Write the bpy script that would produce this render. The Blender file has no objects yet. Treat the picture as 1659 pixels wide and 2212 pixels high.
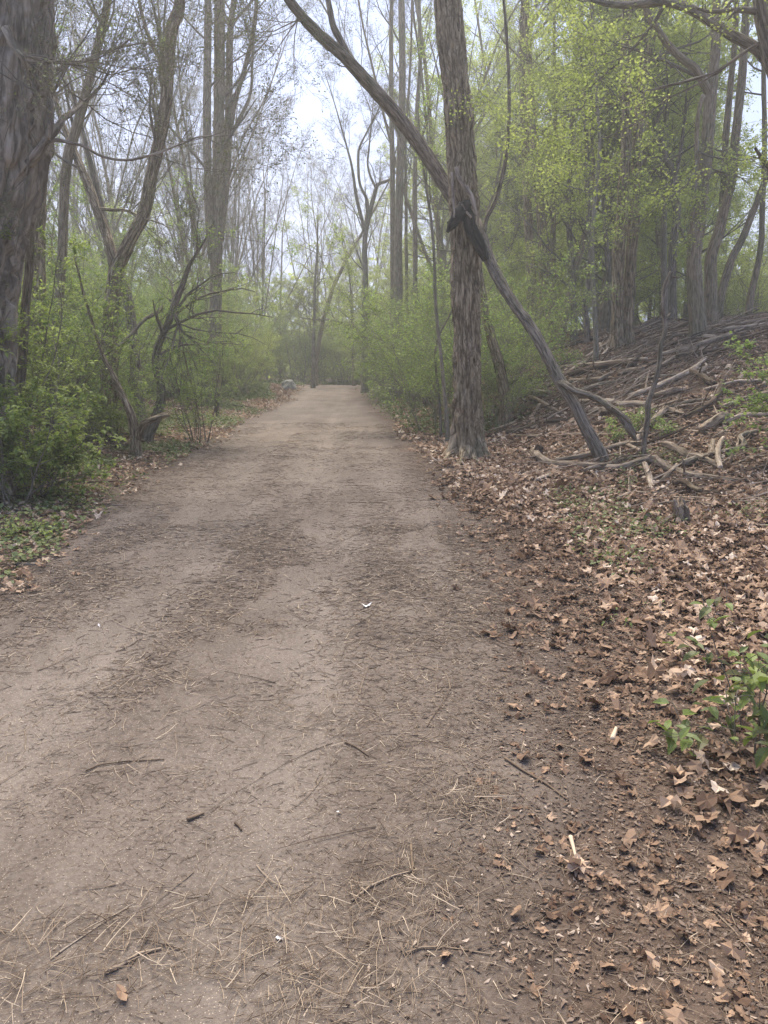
import bpy, math, random
import numpy as np

# ------------------------------------------------------------------ camera, world, light, exposure
scene = bpy.context.scene
COL = scene.collection
PITCH = math.radians(12.4)
EYE = 1.55
cam_d = bpy.data.cameras.new("camera")
cam_d.sensor_fit = 'VERTICAL'
cam_d.sensor_height = 36.0
cam_d.lens = 26.0
cam_d.clip_end = 3000
cam = bpy.data.objects.new("camera", cam_d)
cam.location = (0, 0, EYE)
cam.rotation_euler = (math.radians(90) - PITCH, 0, 0)
COL.objects.link(cam)
scene.camera = cam

SUN_EL, SUN_AZ = math.radians(56), math.radians(-14)
world = bpy.data.worlds.new("World")
scene.world = world
world.use_nodes = True
nt = world.node_tree
nt.nodes.clear()
w_out = nt.nodes.new("ShaderNodeOutputWorld")
w_bg = nt.nodes.new("ShaderNodeBackground")
w_bg.inputs["Strength"].default_value = 0.08
sky = nt.nodes.new("ShaderNodeTexSky")
sky.sky_type = 'NISHITA'
sky.sun_disc = False
sky.sun_elevation = SUN_EL
sky.sun_rotation = SUN_AZ
sky.air_density = 1.2
sky.dust_density = 2.5
mixw = nt.nodes.new("ShaderNodeMix"); mixw.data_type = 'RGBA'
w_tc = nt.nodes.new("ShaderNodeTexCoord")
w_n = nt.nodes.new("ShaderNodeTexNoise"); w_n.inputs["Scale"].default_value = 2.2; w_n.inputs["Detail"].default_value = 5
w_r = nt.nodes.new("ShaderNodeValToRGB")
w_r.color_ramp.elements[0].position = 0.3; w_r.color_ramp.elements[0].color = (2.5, 3.4, 6.3, 1)
w_r.color_ramp.elements[1].position = 0.75; w_r.color_ramp.elements[1].color = (3.6, 4.5, 7.4, 1)
nt.links.new(w_tc.outputs["Generated"], w_n.inputs["Vector"])
nt.links.new(w_n.outputs["Fac"], w_r.inputs["Fac"])
mixw.inputs["Factor"].default_value = 0.85
nt.links.new(sky.outputs["Color"], mixw.inputs["A"])
nt.links.new(w_r.outputs["Color"], mixw.inputs["B"])
nt.links.new(mixw.outputs["Result"], w_bg.inputs["Color"])
nt.links.new(w_bg.outputs["Background"], w_out.inputs["Surface"])

sun_d = bpy.data.lights.new("sun", 'SUN')
sun_d.energy = 5.0
sun_d.angle = math.radians(55)
sun_d.color = (1.0, 0.91, 0.76)
sun = bpy.data.objects.new("sun", sun_d)
sun.rotation_euler = (-(math.radians(90) - SUN_EL), 0, -SUN_AZ)
sun.location = (0, -5, 30)
COL.objects.link(sun)

vs = scene.view_settings
vs.view_transform = 'Standard'
vs.look = 'None'
vs.exposure = 1.2
vs.gamma = 1.0
cy = scene.cycles
cy.max_bounces = 7
cy.diffuse_bounces = 5
cy.glossy_bounces = 1
cy.transmission_bounces = 3
cy.volume_bounces = 0
cy.transparent_max_bounces = 4
cy.caustics_reflective = False
cy.caustics_refractive = False
cy.use_denoising = True
cy.denoising_prefilter = 'ACCURATE'
cy.denoising_input_passes = 'RGB_ALBEDO_NORMAL'

# ------------------------------------------------------------------ picture <-> world helpers
F = 1598.6
CP, SP = math.cos(PITCH), math.sin(PITCH)


def ray(x, y):
    u = (x - 829.5) / F
    v = (1106 - y) / F
    return np.array((u, CP + v * SP, -SP + v * CP))


def P(x, y, Y):
    d = ray(x, y)
    return np.array((0, 0, EYE)) + d * (Y / d[1])


def rad(y, r, Y):
    return r / F * Y / (CP + (1106 - y) / F * SP)


# ------------------------------------------------------------------ noise
def _h(ix, iy, iz):
    n = (ix * 73856093) ^ (iy * 19349663) ^ (iz * 83492791)
    n = (n ^ (n >> 13)) * 1274126177
    n = n & 0x7fffffff
    n = (n ^ (n >> 16))
    return (n % 65536) / 65535.0


def noise3(x, y, z):
    x, y, z = np.broadcast_arrays(np.asarray(x, float), np.asarray(y, float), np.asarray(z, float))
    ix, iy, iz = np.floor(x).astype(np.int64), np.floor(y).astype(np.int64), np.floor(z).astype(np.int64)
    fx, fy, fz = x - ix, y - iy, z - iz
    fx, fy, fz = (t * t * (3 - 2 * t) for t in (fx, fy, fz))
    r = 0
    for a in (0, 1):
        for b in (0, 1):
            for c in (0, 1):
                w = (fx if a else 1 - fx) * (fy if b else 1 - fy) * (fz if c else 1 - fz)
                r = r + w * _h(ix + a, iy + b, iz + c)
    return r


def fbm(x, y, z=0.0, o=3):
    s, a, t = 0, 1.0, 0
    for k in range(o):
        s = s + a * noise3(x * 2 ** k + 7.1 * k, y * 2 ** k + 3.3 * k, z * 2 ** k)
        t += a
        a *= 0.5
    return s / t


def sstep(a, b, x):
    t = np.clip((x - a) / (b - a), 0, 1)
    return t * t * (3 - 2 * t)


# ------------------------------------------------------------------ terrain
def flat(x, y):
    d = ray(x, y)
    t = EYE / -d[2]
    return d[0] * t, d[1] * t


_re = [flat(*p) for p in ((1170, 2212), (1165, 1800), (1130, 1450), (1080, 1250), (1000, 1100), (885, 1000), (822, 920), (785, 875), (757, 842))]
_le = [flat(*p) for p in ((100, 1180), (215, 1080), (345, 1000), (482, 925), (590, 872), (640, 842))]
RE_Y = [-6] + [p[1] for p in _re] + [36, 42, 50]
RE_X = [0.45] + [p[0] for p in _re] + [-0.6, 2.5, 8]
LE_Y = [-6, 1.5] + [p[1] for p in _le] + [36, 42, 50]
LE_X = [-2.1, -2.35] + [p[0] + 0.16 for p in _le] + [-4.0, -1.5, 4]


def redge(y):
    return np.interp(y, RE_Y, RE_X)


def ledge(y):
    return np.interp(y, LE_Y, LE_X)


def gz(x, y):
    x = np.asarray(x, float); y = np.asarray(y, float)
    n = np.maximum(0, x - redge(np.minimum(y, 32)) - 1.35)
    n = n * n / (n + 0.6)
    k = np.interp(y, [-20, 3, 8, 12, 16, 25, 60, 200], [0.05, 0.07, 0.13, 0.36, 0.62, 0.64, 0.5, 0.3])
    z = 2.3 * np.tanh(k * n / 2.3)
    m = np.maximum(0, ledge(np.minimum(y, 32)) - 0.5 - x)
    z = z + 0.25 * np.tanh(m * 0.12)
    z = z + 0.10 * (fbm(x * 0.5 + 40, y * 0.5, 0.0, 3) - 0.5) * sstep(0.2, 2.0, n + m)
    z = z - 0.5 * sstep(31, 46, y) * (1 - sstep(3, 9, n))
    off = sstep(0.0, 0.5, np.maximum(x - redge(y), ledge(y) - x))
    z = z + 0.03 * off + 0.035 * (fbm(x * 3.1, y * 3.1, 1.0, 2) - 0.5) * (0.25 + off)
    # shallow wheel hollows on the path
    c = 0.5 * (redge(y) + ledge(y))
    on = 1 - off
    z = z - 0.018 * on * (np.exp(-((x - c + 0.75) / 0.28) ** 2) + np.exp(-((x - c - 0.45) / 0.25) ** 2))
    return z


def G(x, y, lift=0.0):
    """point of the ground seen at picture position x, y"""
    d = ray(x, y)
    ts = np.concatenate((np.linspace(1.2, 20, 900), np.linspace(20.1, 70, 600)))
    pz = EYE + d[2] * ts
    g = gz(d[0] * ts, d[1] * ts)
    hit = np.nonzero(pz < g)[0]
    t = ts[hit[0]] if len(hit) else 45.0
    p = np.array((d[0] * t, d[1] * t, 0.0))
    p[2] = float(surf(p[0], p[1])) + lift
    return p


def tracks(x, y):
    c = 0.5 * (redge(y) + ledge(y)) + 0.12 * (fbm(y * 0.5, x * 0 + 3.0, 2.0, 2) - 0.5)
    return np.maximum(np.exp(-((x - c + 0.62) / 0.26) ** 2), np.exp(-((x - c - 0.55) / 0.2) ** 2) * 0.8)


def clump(x, y):
    a = sstep(0.47, 0.57, fbm(x * 3.2 + 3, y * 0.9, 9.0, 4))
    b = sstep(0.48, 0.58, fbm(x * 1.6, y * 2.2, 19.0, 4))
    return np.clip((0.65 * a + 0.55 * b), 0, 1) * (1 - 0.75 * tracks(x, y))


def path_edge(x, y):
    return np.minimum(x - ledge(y), redge(y) - x) + 0.55 * (fbm(x * 1.6, y * 1.2, 5.0, 3) - 0.5) + 0.12


def path_lift(x, y):
    return np.clip(path_edge(x, y) * 0.16, -0.05, 0.006) + 0.005 * (fbm(x * 14, y * 14, 2.0, 2) - 0.5) * (y < 10)


def surf(x, y):
    """top of whatever one stands on: soil or path"""
    return gz(x, y) + np.maximum(0, path_lift(x, y))


# ------------------------------------------------------------------ mesh builder
class MB:
    def __init__(s):
        s.v, s.f3, s.f4, s.t, s.b, s.n = [], [], [], [], [], 0

    def add(s, V, f3=None, f4=None, tint=0.5, buv=None):
        V = np.asarray(V, float).reshape(-1, 3)
        if f3 is not None and len(f3): s.f3.append(np.asarray(f3, np.int64).reshape(-1, 3) + s.n)
        if f4 is not None and len(f4): s.f4.append(np.asarray(f4, np.int64).reshape(-1, 4) + s.n)
        s.v.append(V)
        s.t.append(np.broadcast_to(np.asarray(tint, float), (len(V),)).copy())
        s.b.append(V.copy() if buv is None else np.asarray(buv, float).reshape(-1, 3))
        s.n += len(V)

    def build(s, name, mat, parent=None, loc=None, smooth=True):
        V = np.concatenate(s.v)
        if parent is not None and loc is None:
            loc0 = np.array(parent.get("_o", (0, 0, 0)), float)
        else:
            loc0 = np.array(loc if loc is not None else (0, 0, 0), float)
        V = V - loc0
        me = bpy.data.meshes.new(name)
        f3 = np.concatenate(s.f3) if s.f3 else np.zeros((0, 3), np.int64)
        f4 = np.concatenate(s.f4) if s.f4 else np.zeros((0, 4), np.int64)
        me.vertices.add(len(V))
        me.vertices.foreach_set("co", V.astype(np.float32).ravel())
        nl = len(f3) * 3 + len(f4) * 4
        me.loops.add(nl)
        me.loops.foreach_set("vertex_index", np.concatenate((f3.ravel(), f4.ravel())).astype(np.int32))
        me.polygons.add(len(f3) + len(f4))
        ls = np.concatenate((np.arange(len(f3)) * 3, len(f3) * 3 + np.arange(len(f4)) * 4))
        me.polygons.foreach_set("loop_start", ls.astype(np.int32))
        me.polygons.foreach_set("use_smooth", np.full(len(ls), smooth, bool))
        a = me.attributes.new("tint", 'FLOAT', 'POINT')
        a.data.foreach_set("value", np.concatenate(s.t).astype(np.float32))
        b = me.attributes.new("buv", 'FLOAT_VECTOR', 'POINT')
        b.data.foreach_set("vector", np.concatenate(s.b).astype(np.float32).ravel())
        me.update(calc_edges=True)
        me.materials.append(mat)
        o = bpy.data.objects.new(name, me)
        COL.objects.link(o)
        if parent is not None:
            o.parent = parent
            if loc is not None:
                o.location = loc0 - np.array(parent.get("_o", (0, 0, 0)), float)
        else:
            o.location = loc0
        return o

    def tubes(s, PTS, R, S=5, tint=0.5, cap=False):
        PTS = np.asarray(PTS, float); R = np.asarray(R, float)
        M, N = PTS.shape[:2]
        if M == 0: return
        T = np.gradient(PTS, axis=1)
        T /= np.linalg.norm(T, axis=2, keepdims=True) + 1e-9
        ax = PTS[:, -1] - PTS[:, 0]
        ax /= np.linalg.norm(ax, axis=1, keepdims=True) + 1e-9
        ref = np.where(np.abs(ax[:, 2:3]) < 0.8, np.array([[0, 0, 1.0]]), np.array([[1.0, 0, 0]]))
        a = np.cross(ax, ref); a /= np.linalg.norm(a, axis=1, keepdims=True) + 1e-9
        a = a[:, None, :]
        U = a - (a * T).sum(2, keepdims=True) * T
        U /= np.linalg.norm(U, axis=2, keepdims=True) + 1e-9
        W = np.cross(T, U)
        th = np.arange(S) / S * 2 * math.pi
        c, sn = np.cos(th), np.sin(th)
        V = PTS[:, :, None, :] + R[:, :, None, None] * (c[None, None, :, None] * U[:, :, None, :] + sn[None, None, :, None] * W[:, :, None, :])
        seg = np.linalg.norm(np.diff(PTS, axis=1), axis=2)
        L = np.concatenate((np.zeros((M, 1)), np.cumsum(seg, 1)), 1)
        off = (np.arange(M) * 1.37 % 50)[:, None, None]
        buv = np.stack((R[:, :, None] * c, R[:, :, None] * sn, L[:, :, None] + off + 0 * c), -1)
        i = np.arange(N - 1)[:, None] * S; j = np.arange(S)[None, :]; j2 = (j + 1) % S
        q = np.stack((i + j, i + j2, i + S + j2, i + S + j), -1).reshape(-1, 4)
        Q = (q[None] + (np.arange(M) * N * S)[:, None, None]).reshape(-1, 4)
        t = np.broadcast_to(np.asarray(tint, float).reshape(-1, 1), (M, N * S)).ravel() if np.ndim(tint) else tint
        f3 = None
        if cap:
            k = np.arange(1, S - 1)
            e = np.stack((0 * k, k, k + 1), -1)
            base = (np.arange(M) * N * S)[:, None, None]
            f3 = np.concatenate(((e[None, :, ::-1] + base).reshape(-1, 3), (e[None] + base + (N - 1) * S).reshape(-1, 3)))
        s.add(V, f3=f3, f4=Q, tint=t, buv=buv)

    def leaves(s, pos, rng, size, flat_=0.5, asp=0.55, fold=0.25, tint=None, six=False, droop=0.2):
        M = len(pos)
        if M == 0: return
        az = rng.uniform(0, 2 * math.pi, M)
        el = rng.normal(-droop, 0.45, M)
        d = np.stack((np.cos(az) * np.cos(el), np.sin(az) * np.cos(el), np.sin(el)), -1)
        r = rng.normal(0, 1, (M, 3)); r[:, 2] = np.abs(r[:, 2])
        nrm = r * (1 - flat_) + np.array((0, 0, 1.0)) * flat_ * 2
        nrm -= (nrm * d).sum(1, keepdims=True) * d
        nrm /= np.linalg.norm(nrm, axis=1, keepdims=True) + 1e-9
        sd = np.cross(d, nrm)
        L = (size * rng.uniform(0.6, 1.25, M))[:, None]
        if tint is None: tint = rng.uniform(0, 1, M)
        if not six:
            V = np.stack((pos, pos + d * L * 0.45 + sd * L * asp * 0.5 + nrm * L * fold * 0.4, pos + d * L, pos + d * L * 0.45 - sd * L * asp * 0.5 + nrm * L * fold * 0.4), 1)
            f = np.array(((0, 2, 1), (0, 3, 2)))
            K = 4
        else:
            w = L * asp * 0.5
            V = np.stack((pos, pos + d * L * 0.28 + sd * w * 0.9 + nrm * L * fold * 0.35, pos + d * L * 0.62 + sd * w * 0.8 + nrm * L * fold * 0.3,
                          pos + d * L - nrm * L * 0.12, pos + d * L * 0.62 - sd * w * 0.8 + nrm * L * fold * 0.3, pos + d * L * 0.28 - sd * w * 0.9 + nrm * L * fold * 0.35,
                          pos + d * L * 0.45), 1)
            f = np.array(((0, 6, 1), (1, 6, 2), (2, 6, 3), (3, 6, 4), (4, 6, 5), (5, 6, 0)))
            K = 7
        FF = (f[None] + (np.arange(M) * K)[:, None, None]).reshape(-1, 3)
        s.add(V.reshape(-1, 3), f3=FF, tint=np.repeat(tint, K))


# ------------------------------------------------------------------ materials
def new_mat(name):
    m = bpy.data.materials.new(name)
    m.use_nodes = True
    n = m.node_tree
    n.nodes.clear()
    return m, n


def N_(n, t, **kw):
    o = n.nodes.new(t)
    for k, v in kw.items():
        if hasattr(o, k) and k not in o.inputs: setattr(o, k, v)
        else: o.inputs[k].default_value = v
    return o


def ramp(n, stops):
    r = n.nodes.new("ShaderNodeValToRGB")
    e = r.color_ramp.elements
    while len(e) < len(stops): e.new(0.5)
    for k, (p, c) in enumerate(stops):
        e[k].position = p; e[k].color = (*c, 1)
    return r


def leaf_mat(name, stops, trans=0.45, rough=0.6):
    m, n = new_mat(name)
    at = N_(n, "ShaderNodeAttribute", attribute_name="tint")
    r = ramp(n, stops)
    n.links.new(at.outputs["Fac"], r.inputs["Fac"])
    di = N_(n, "ShaderNodeBsdfDiffuse")
    tr = N_(n, "ShaderNodeBsdfTranslucent")
    gl = N_(n, "ShaderNodeBsdfGlossy", Roughness=0.5)
    gl.inputs["Color"].default_value = (1, 1, 1, 1)
    mx = N_(n, "ShaderNodeMixShader", Fac=trans)
    mx2 = N_(n, "ShaderNodeMixShader", Fac=0.03)
    o = N_(n, "ShaderNodeOutputMaterial")
    n.links.new(r.outputs[0], di.inputs["Color"])
    n.links.new(r.outputs[0], tr.inputs["Color"])
    n.links.new(di.outputs[0], mx.inputs[1]); n.links.new(tr.outputs[0], mx.inputs[2])
    n.links.new(mx.outputs[0], mx2.inputs[1]); n.links.new(gl.outputs[0], mx2.inputs[2])
    n.links.new(mx2.outputs[0], o.inputs[0])
    return m


def bark_mat(name, dark, mid, light, moss=0.0, scale=1.0, bump=0.6, plates=0):
    m, n = new_mat(name)
    at = N_(n, "ShaderNodeAttribute", attribute_name="buv")
    mp = N_(n, "ShaderNodeMapping"); mp.inputs["Scale"].default_value = (38 * scale, 38 * scale, 6 * scale)
    n.links.new(at.outputs["Vector"], mp.inputs["Vector"])
    a = N_(n, "ShaderNodeTexNoise", Scale=1.0, Detail=5.0, Roughness=0.65)
    n.links.new(mp.outputs[0], a.inputs["Vector"])
    b = N_(n, "ShaderNodeTexNoise", Scale=1.7, Detail=3.0)
    n.links.new(at.outputs["Vector"], b.inputs["Vector"])
    r = ramp(n, ((0.36, dark), (0.49, mid), (0.64, light)))
    n.links.new(a.outputs["Fac"], r.inputs["Fac"])
    mr = N_(n, "ShaderNodeMapRange"); mr.inputs[1].default_value = 0.45; mr.inputs[2].default_value = 0.7; mr.inputs[3].default_value = 0; mr.inputs[4].default_value = moss
    n.links.new(b.outputs["Fac"], mr.inputs[0])
    mx = N_(n, "ShaderNodeMix", data_type='RGBA')
    mx.inputs["B"].default_value = (0.105, 0.12, 0.055, 1)
    n.links.new(mr.outputs[0], mx.inputs["Factor"])
    n.links.new(r.outputs[0], mx.inputs["A"])
    bs = N_(n, "ShaderNodeBsdfPrincipled", Roughness=0.93)
    bs.inputs["Specular IOR Level"].default_value = 0.15
    col, hgt = mx.outputs["Result"], a.outputs["Fac"]
    if plates:
        m2 = N_(n, "ShaderNodeMapping"); m2.inputs["Scale"].default_value = (plates, plates, plates * 0.11)
        wn = N_(n, "ShaderNodeTexNoise", Scale=5.0, Detail=3.0)
        n.links.new(at.outputs["Vector"], wn.inputs["Vector"])
        wa = N_(n, "ShaderNodeVectorMath", operation='MULTIPLY_ADD'); wa.inputs[1].default_value = (0.10, 0.10, 0.3)
        n.links.new(wn.outputs["Color"], wa.inputs[0]); n.links.new(at.outputs["Vector"], wa.inputs[2])
        n.links.new(wa.outputs[0], m2.inputs["Vector"])
        vo = N_(n, "ShaderNodeTexVoronoi", feature='DISTANCE_TO_EDGE', Scale=1.0)
        n.links.new(m2.outputs[0], vo.inputs["Vector"])
        pr = N_(n, "ShaderNodeMapRange"); pr.inputs[1].default_value = -0.02; pr.inputs[2].default_value = 0.11; pr.inputs[3].default_value = 0.2
        n.links.new(vo.outputs["Distance"], pr.inputs[0])
        m3 = N_(n, "ShaderNodeMix", data_type='RGBA'); m3.inputs["A"].default_value = (*dark, 1)
        n.links.new(pr.outputs[0], m3.inputs["Factor"]); n.links.new(col, m3.inputs["B"])
        col = m3.outputs["Result"]
        ad = N_(n, "ShaderNodeMath", operation='MULTIPLY_ADD'); ad.inputs[1].default_value = 0.6
        n.links.new(pr.outputs[0], ad.inputs[0]); n.links.new(a.outputs["Fac"], ad.inputs[2])
        hgt = ad.outputs[0]
    n.links.new(col, bs.inputs["Base Color"])
    bp = N_(n, "ShaderNodeBump", Strength=bump, Distance=0.03)
    n.links.new(hgt, bp.inputs["Height"]); n.links.new(bp.outputs[0], bs.inputs["Normal"])
    o = N_(n, "ShaderNodeOutputMaterial"); n.links.new(bs.outputs[0], o.inputs[0])
    return m


def tint_mat(name, stops, rough=0.9, noise=0.0, nscale=60, trans=0.0):
    m, n = new_mat(name)
    at = N_(n, "ShaderNodeAttribute", attribute_name="tint")
    r = ramp(n, stops)
    src = at.outputs["Fac"]
    if noise:
        tc = N_(n, "ShaderNodeTexCoord")
        nn = N_(n, "ShaderNodeTexNoise", Scale=float(nscale), Detail=3.0)
        n.links.new(tc.outputs["Object"], nn.inputs["Vector"])
        mu = N_(n, "ShaderNodeMath", operation='MULTIPLY_ADD'); mu.inputs[1].default_value = noise
        ad = N_(n, "ShaderNodeMath", operation='SUBTRACT'); ad.inputs[1].default_value = 0.5
        n.links.new(nn.outputs["Fac"], ad.inputs[0]); n.links.new(ad.outputs[0], mu.inputs[0]); n.links.new(src, mu.inputs[2])
        src = mu.outputs[0]
    n.links.new(src, r.inputs["Fac"])
    bs = N_(n, "ShaderNodeBsdfPrincipled", Roughness=rough)
    bs.inputs["Specular IOR Level"].default_value = 0.2
    n.links.new(r.outputs[0], bs.inputs["Base Color"])
    o = N_(n, "ShaderNodeOutputMaterial")
    if trans:
        tr = N_(n, "ShaderNodeBsdfTranslucent"); n.links.new(r.outputs[0], tr.inputs["Color"])
        mx = N_(n, "ShaderNodeMixShader", Fac=trans)
        n.links.new(bs.outputs[0], mx.inputs[1]); n.links.new(tr.outputs[0], mx.inputs[2]); n.links.new(mx.outputs[0], o.inputs[0])
    else:
        n.links.new(bs.outputs[0], o.inputs[0])
    return m


def ground_mat(name, stops, fine, specks=None, tracks=False, bump=0.5, edge=None):
    m, n = new_mat(name)
    tc = N_(n, "ShaderNodeTexCoord")
    a = N_(n, "ShaderNodeTexNoise", Scale=1.1, Detail=7.0, Roughness=0.62)
    n.links.new(tc.outputs["Object"], a.inputs["Vector"])
    b = N_(n, "ShaderNodeTexNoise", Scale=float(fine), Detail=5.0, Roughness=0.75)
    n.links.new(tc.outputs["Object"], b.inputs["Vector"])
    s = N_(n, "ShaderNodeMath", operation='MULTIPLY_ADD'); s.inputs[1].default_value = 0.55
    h = N_(n, "ShaderNodeMath", operation='MULTIPLY'); h.inputs[1].default_value = 0.45
    n.links.new(b.outputs["Fac"], h.inputs[0]); n.links.new(a.outputs["Fac"], s.inputs[0]); n.links.new(h.outputs[0], s.inputs[2])
    d3 = N_(n, "ShaderNodeTexNoise", Scale=9.0, Detail=6.0, Roughness=0.8)
    n.links.new(tc.outputs["Object"], d3.inputs["Vector"])
    d4 = N_(n, "ShaderNodeMath", operation='SUBTRACT'); d4.inputs[1].default_value = 0.5
    d5 = N_(n, "ShaderNodeMath", operation='MULTIPLY_ADD'); d5.inputs[1].default_value = 0.35
    n.links.new(d3.outputs["Fac"], d4.inputs[0]); n.links.new(d4.outputs[0], d5.inputs[0]); n.links.new(s.outputs[0], d5.inputs[2])
    fac = d5.outputs[0]
    if tracks:
        mp = N_(n, "ShaderNodeMapping"); mp.inputs["Scale"].default_value = (2.6, 0.16, 1); mp.inputs["Rotation"].default_value = (0, 0, math.radians(-5))
        n.links.new(tc.outputs["Object"], mp.inputs["Vector"])
        c = N_(n, "ShaderNodeTexNoise", Scale=1.0, Detail=3.0)
        n.links.new(mp.outputs[0], c.inputs["Vector"])
        k = N_(n, "ShaderNodeMath", operation='MULTIPLY_ADD'); k.inputs[1].default_value = 0.45; 
        q = N_(n, "ShaderNodeMath", operation='SUBTRACT'); q.inputs[1].default_value = 0.5
        n.links.new(c.outputs["Fac"], q.inputs[0]); n.links.new(q.outputs[0], k.inputs[0]); n.links.new(fac, k.inputs[2])
        fac = k.outputs[0]
    r = ramp(n, stops)
    n.links.new(fac, r.inputs["Fac"])
    col = r.outputs[0]
    v = N_(n, "ShaderNodeTexVoronoi", Scale=260.0)
    n.links.new(tc.outputs["Object"], v.inputs["Vector"])
    if specks:
        w = N_(n, "ShaderNodeSeparateColor"); n.links.new(v.outputs["Color"], w.inputs[0])
        g = N_(n, "ShaderNodeMath", operation='GREATER_THAN'); g.inputs[1].default_value = 0.93
        n.links.new(w.outputs[0], g.inputs[0])
        l = N_(n, "ShaderNodeMath", operation='LESS_THAN'); l.inputs[1].default_value = 0.42
        n.links.new(v.outputs["Distance"], l.inputs[0])
        mm = N_(n, "ShaderNodeMath", operation='MULTIPLY'); n.links.new(g.outputs[0], mm.inputs[0]); n.links.new(l.outputs[0], mm.inputs[1])
        mx = N_(n, "ShaderNodeMix", data_type='RGBA'); mx.inputs["B"].default_value = (*specks, 1)
        n.links.new(mm.outputs[0], mx.inputs["Factor"]); n.links.new(col, mx.inputs["A"])
        col = mx.outputs["Result"]
    if edge:
        at = N_(n, "ShaderNodeAttribute", attribute_name="tint")
        e2 = N_(n, "ShaderNodeMath", operation='MULTIPLY_ADD'); e2.inputs[1].default_value = 1.0
        e3 = N_(n, "ShaderNodeMath", operation='MULTIPLY_ADD'); e3.inputs[1].default_value = 1.6; e3.inputs[2].default_value = -0.8
        n.links.new(b.outputs["Fac"], e3.inputs[0])
        n.links.new(at.outputs["Fac"], e2.inputs[0]); n.links.new(e3.outputs[0], e2.inputs[2]); e2.use_clamp = True
        er = ramp(n, edge); n.links.new(a.outputs["Fac"], er.inputs["Fac"])
        mx = N_(n, "ShaderNodeMix", data_type='RGBA')
        n.links.new(e2.outputs[0], mx.inputs["Factor"]); n.links.new(er.outputs[0], mx.inputs["A"]); n.links.new(col, mx.inputs["B"])
        col = mx.outputs["Result"]
    bs = N_(n, "ShaderNodeBsdfPrincipled", Roughness=0.95)
    bs.inputs["Specular IOR Level"].default_value = 0.1
    n.links.new(col, bs.inputs["Base Color"])
    bp = N_(n, "ShaderNodeBump", Strength=bump, Distance=0.012)
    n.links.new(b.outputs["Fac"], bp.inputs["Height"]); n.links.new(bp.outputs[0], bs.inputs["Normal"])
    o = N_(n, "ShaderNodeOutputMaterial"); n.links.new(bs.outputs[0], o.inputs[0])
    return m


M = {}
M['ground'] = ground_mat("woodland_soil", ((0.3, (0.055, 0.039, 0.029)), (0.5, (0.095, 0.068, 0.052)), (0.7, (0.13, 0.096, 0.075))), 30, (0.25, 0.19, 0.14), bump=0.9)
M['path'] = ground_mat("packed_dirt", ((0.32, (0.102, 0.080, 0.065)), (0.44, (0.140, 0.114, 0.094)), (0.56, (0.176, 0.145, 0.121)), (0.74, (0.228, 0.192, 0.162))), 55, (0.42, 0.34, 0.27), tracks=True, bump=0.9, edge=((0.3, (0.062, 0.045, 0.035)), (0.5, (0.098, 0.073, 0.058)), (0.7, (0.135, 0.103, 0.083))))
M['bark'] = bark_mat("furrowed_bark", (0.085, 0.062, 0.037), (0.29, 0.225, 0.145), (0.49, 0.395, 0.27), 0.25, scale=0.75, bump=1.0, plates=20)
M['bark_old'] = bark_mat("old_furrowed_bark", (0.11, 0.088, 0.066), (0.27, 0.228, 0.178), (0.43, 0.37, 0.295), 0.2, scale=0.5, bump=1.0, plates=9)
M['bark_grey'] = bark_mat("grey_bark", (0.12, 0.094, 0.06), (0.23, 0.183, 0.12), (0.34, 0.28, 0.195), 0.45)
M['bark_dark'] = bark_mat("dark_bark", (0.07, 0.056, 0.041), (0.185, 0.152, 0.115), (0.32, 0.27, 0.21), 0.35, bump=1.0)
M['bark_pale'] = bark_mat("pale_bark", (0.14, 0.12, 0.085), (0.23, 0.2, 0.15), (0.33, 0.29, 0.23), 0.5)
M['twig'] = bark_mat("twig_bark", (0.09, 0.073, 0.055), (0.155, 0.13, 0.1), (0.22, 0.19, 0.15), 0.3, bump=0.1)
M['deadwood'] = bark_mat("weathered_wood", (0.07, 0.051, 0.036), (0.2, 0.153, 0.111), (0.36, 0.29, 0.22), 0.15, scale=0.8)
M['deadwood_pale'] = bark_mat("bleached_wood", (0.15, 0.115, 0.083), (0.32, 0.255, 0.19), (0.47, 0.39, 0.31), 0.0, scale=0.8)
M['deadwood_dark'] = bark_mat("rotten_wood", (0.035, 0.024, 0.017), (0.095, 0.066, 0.046), (0.18, 0.133, 0.098), 0.2, scale=0.8)
M['splinter'] = bark_mat("torn_wood", (0.16, 0.125, 0.1), (0.3, 0.25, 0.2), (0.42, 0.36, 0.3), 0.0, scale=0.6)
M['wound'] = bark_mat("charred_wood", (0.014, 0.012, 0.01), (0.032, 0.027, 0.022), (0.07, 0.058, 0.048), 0.0)
M['litter'] = tint_mat("dry_leaf", ((0.0, (0.08, 0.048, 0.032)), (0.3, (0.19, 0.122, 0.08)), (0.6, (0.33, 0.222, 0.148)), (0.85, (0.48, 0.355, 0.25)), (1.0, (0.62, 0.51, 0.40))), noise=0.25, nscale=45, trans=0.15)
M['mulch'] = tint_mat("leaf_mulch", ((0.0, (0.06, 0.042, 0.032)), (0.5, (0.115, 0.083, 0.064)), (0.9, (0.2, 0.15, 0.115)), (1.0, (0.34, 0.27, 0.215))))
M['straw'] = tint_mat("dry_straw", ((0.0, (0.05, 0.034, 0.024)), (0.4, (0.13, 0.093, 0.065)), (0.8, (0.27, 0.205, 0.145)), (1.0, (0.46, 0.37, 0.27))))
M['stick'] = tint_mat("stick_wood", ((0.0, (0.045, 0.03, 0.02)), (0.5, (0.16, 0.116, 0.08)), (1.0, (0.38, 0.30, 0.22))), noise=0.4, nscale=25)
M['leaf_maple'] = leaf_mat("maple_leaf", ((0, (0.22, 0.28, 0.06)), (0.5, (0.32, 0.385, 0.085)), (1, (0.44, 0.49, 0.14))), 0.58)
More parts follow.
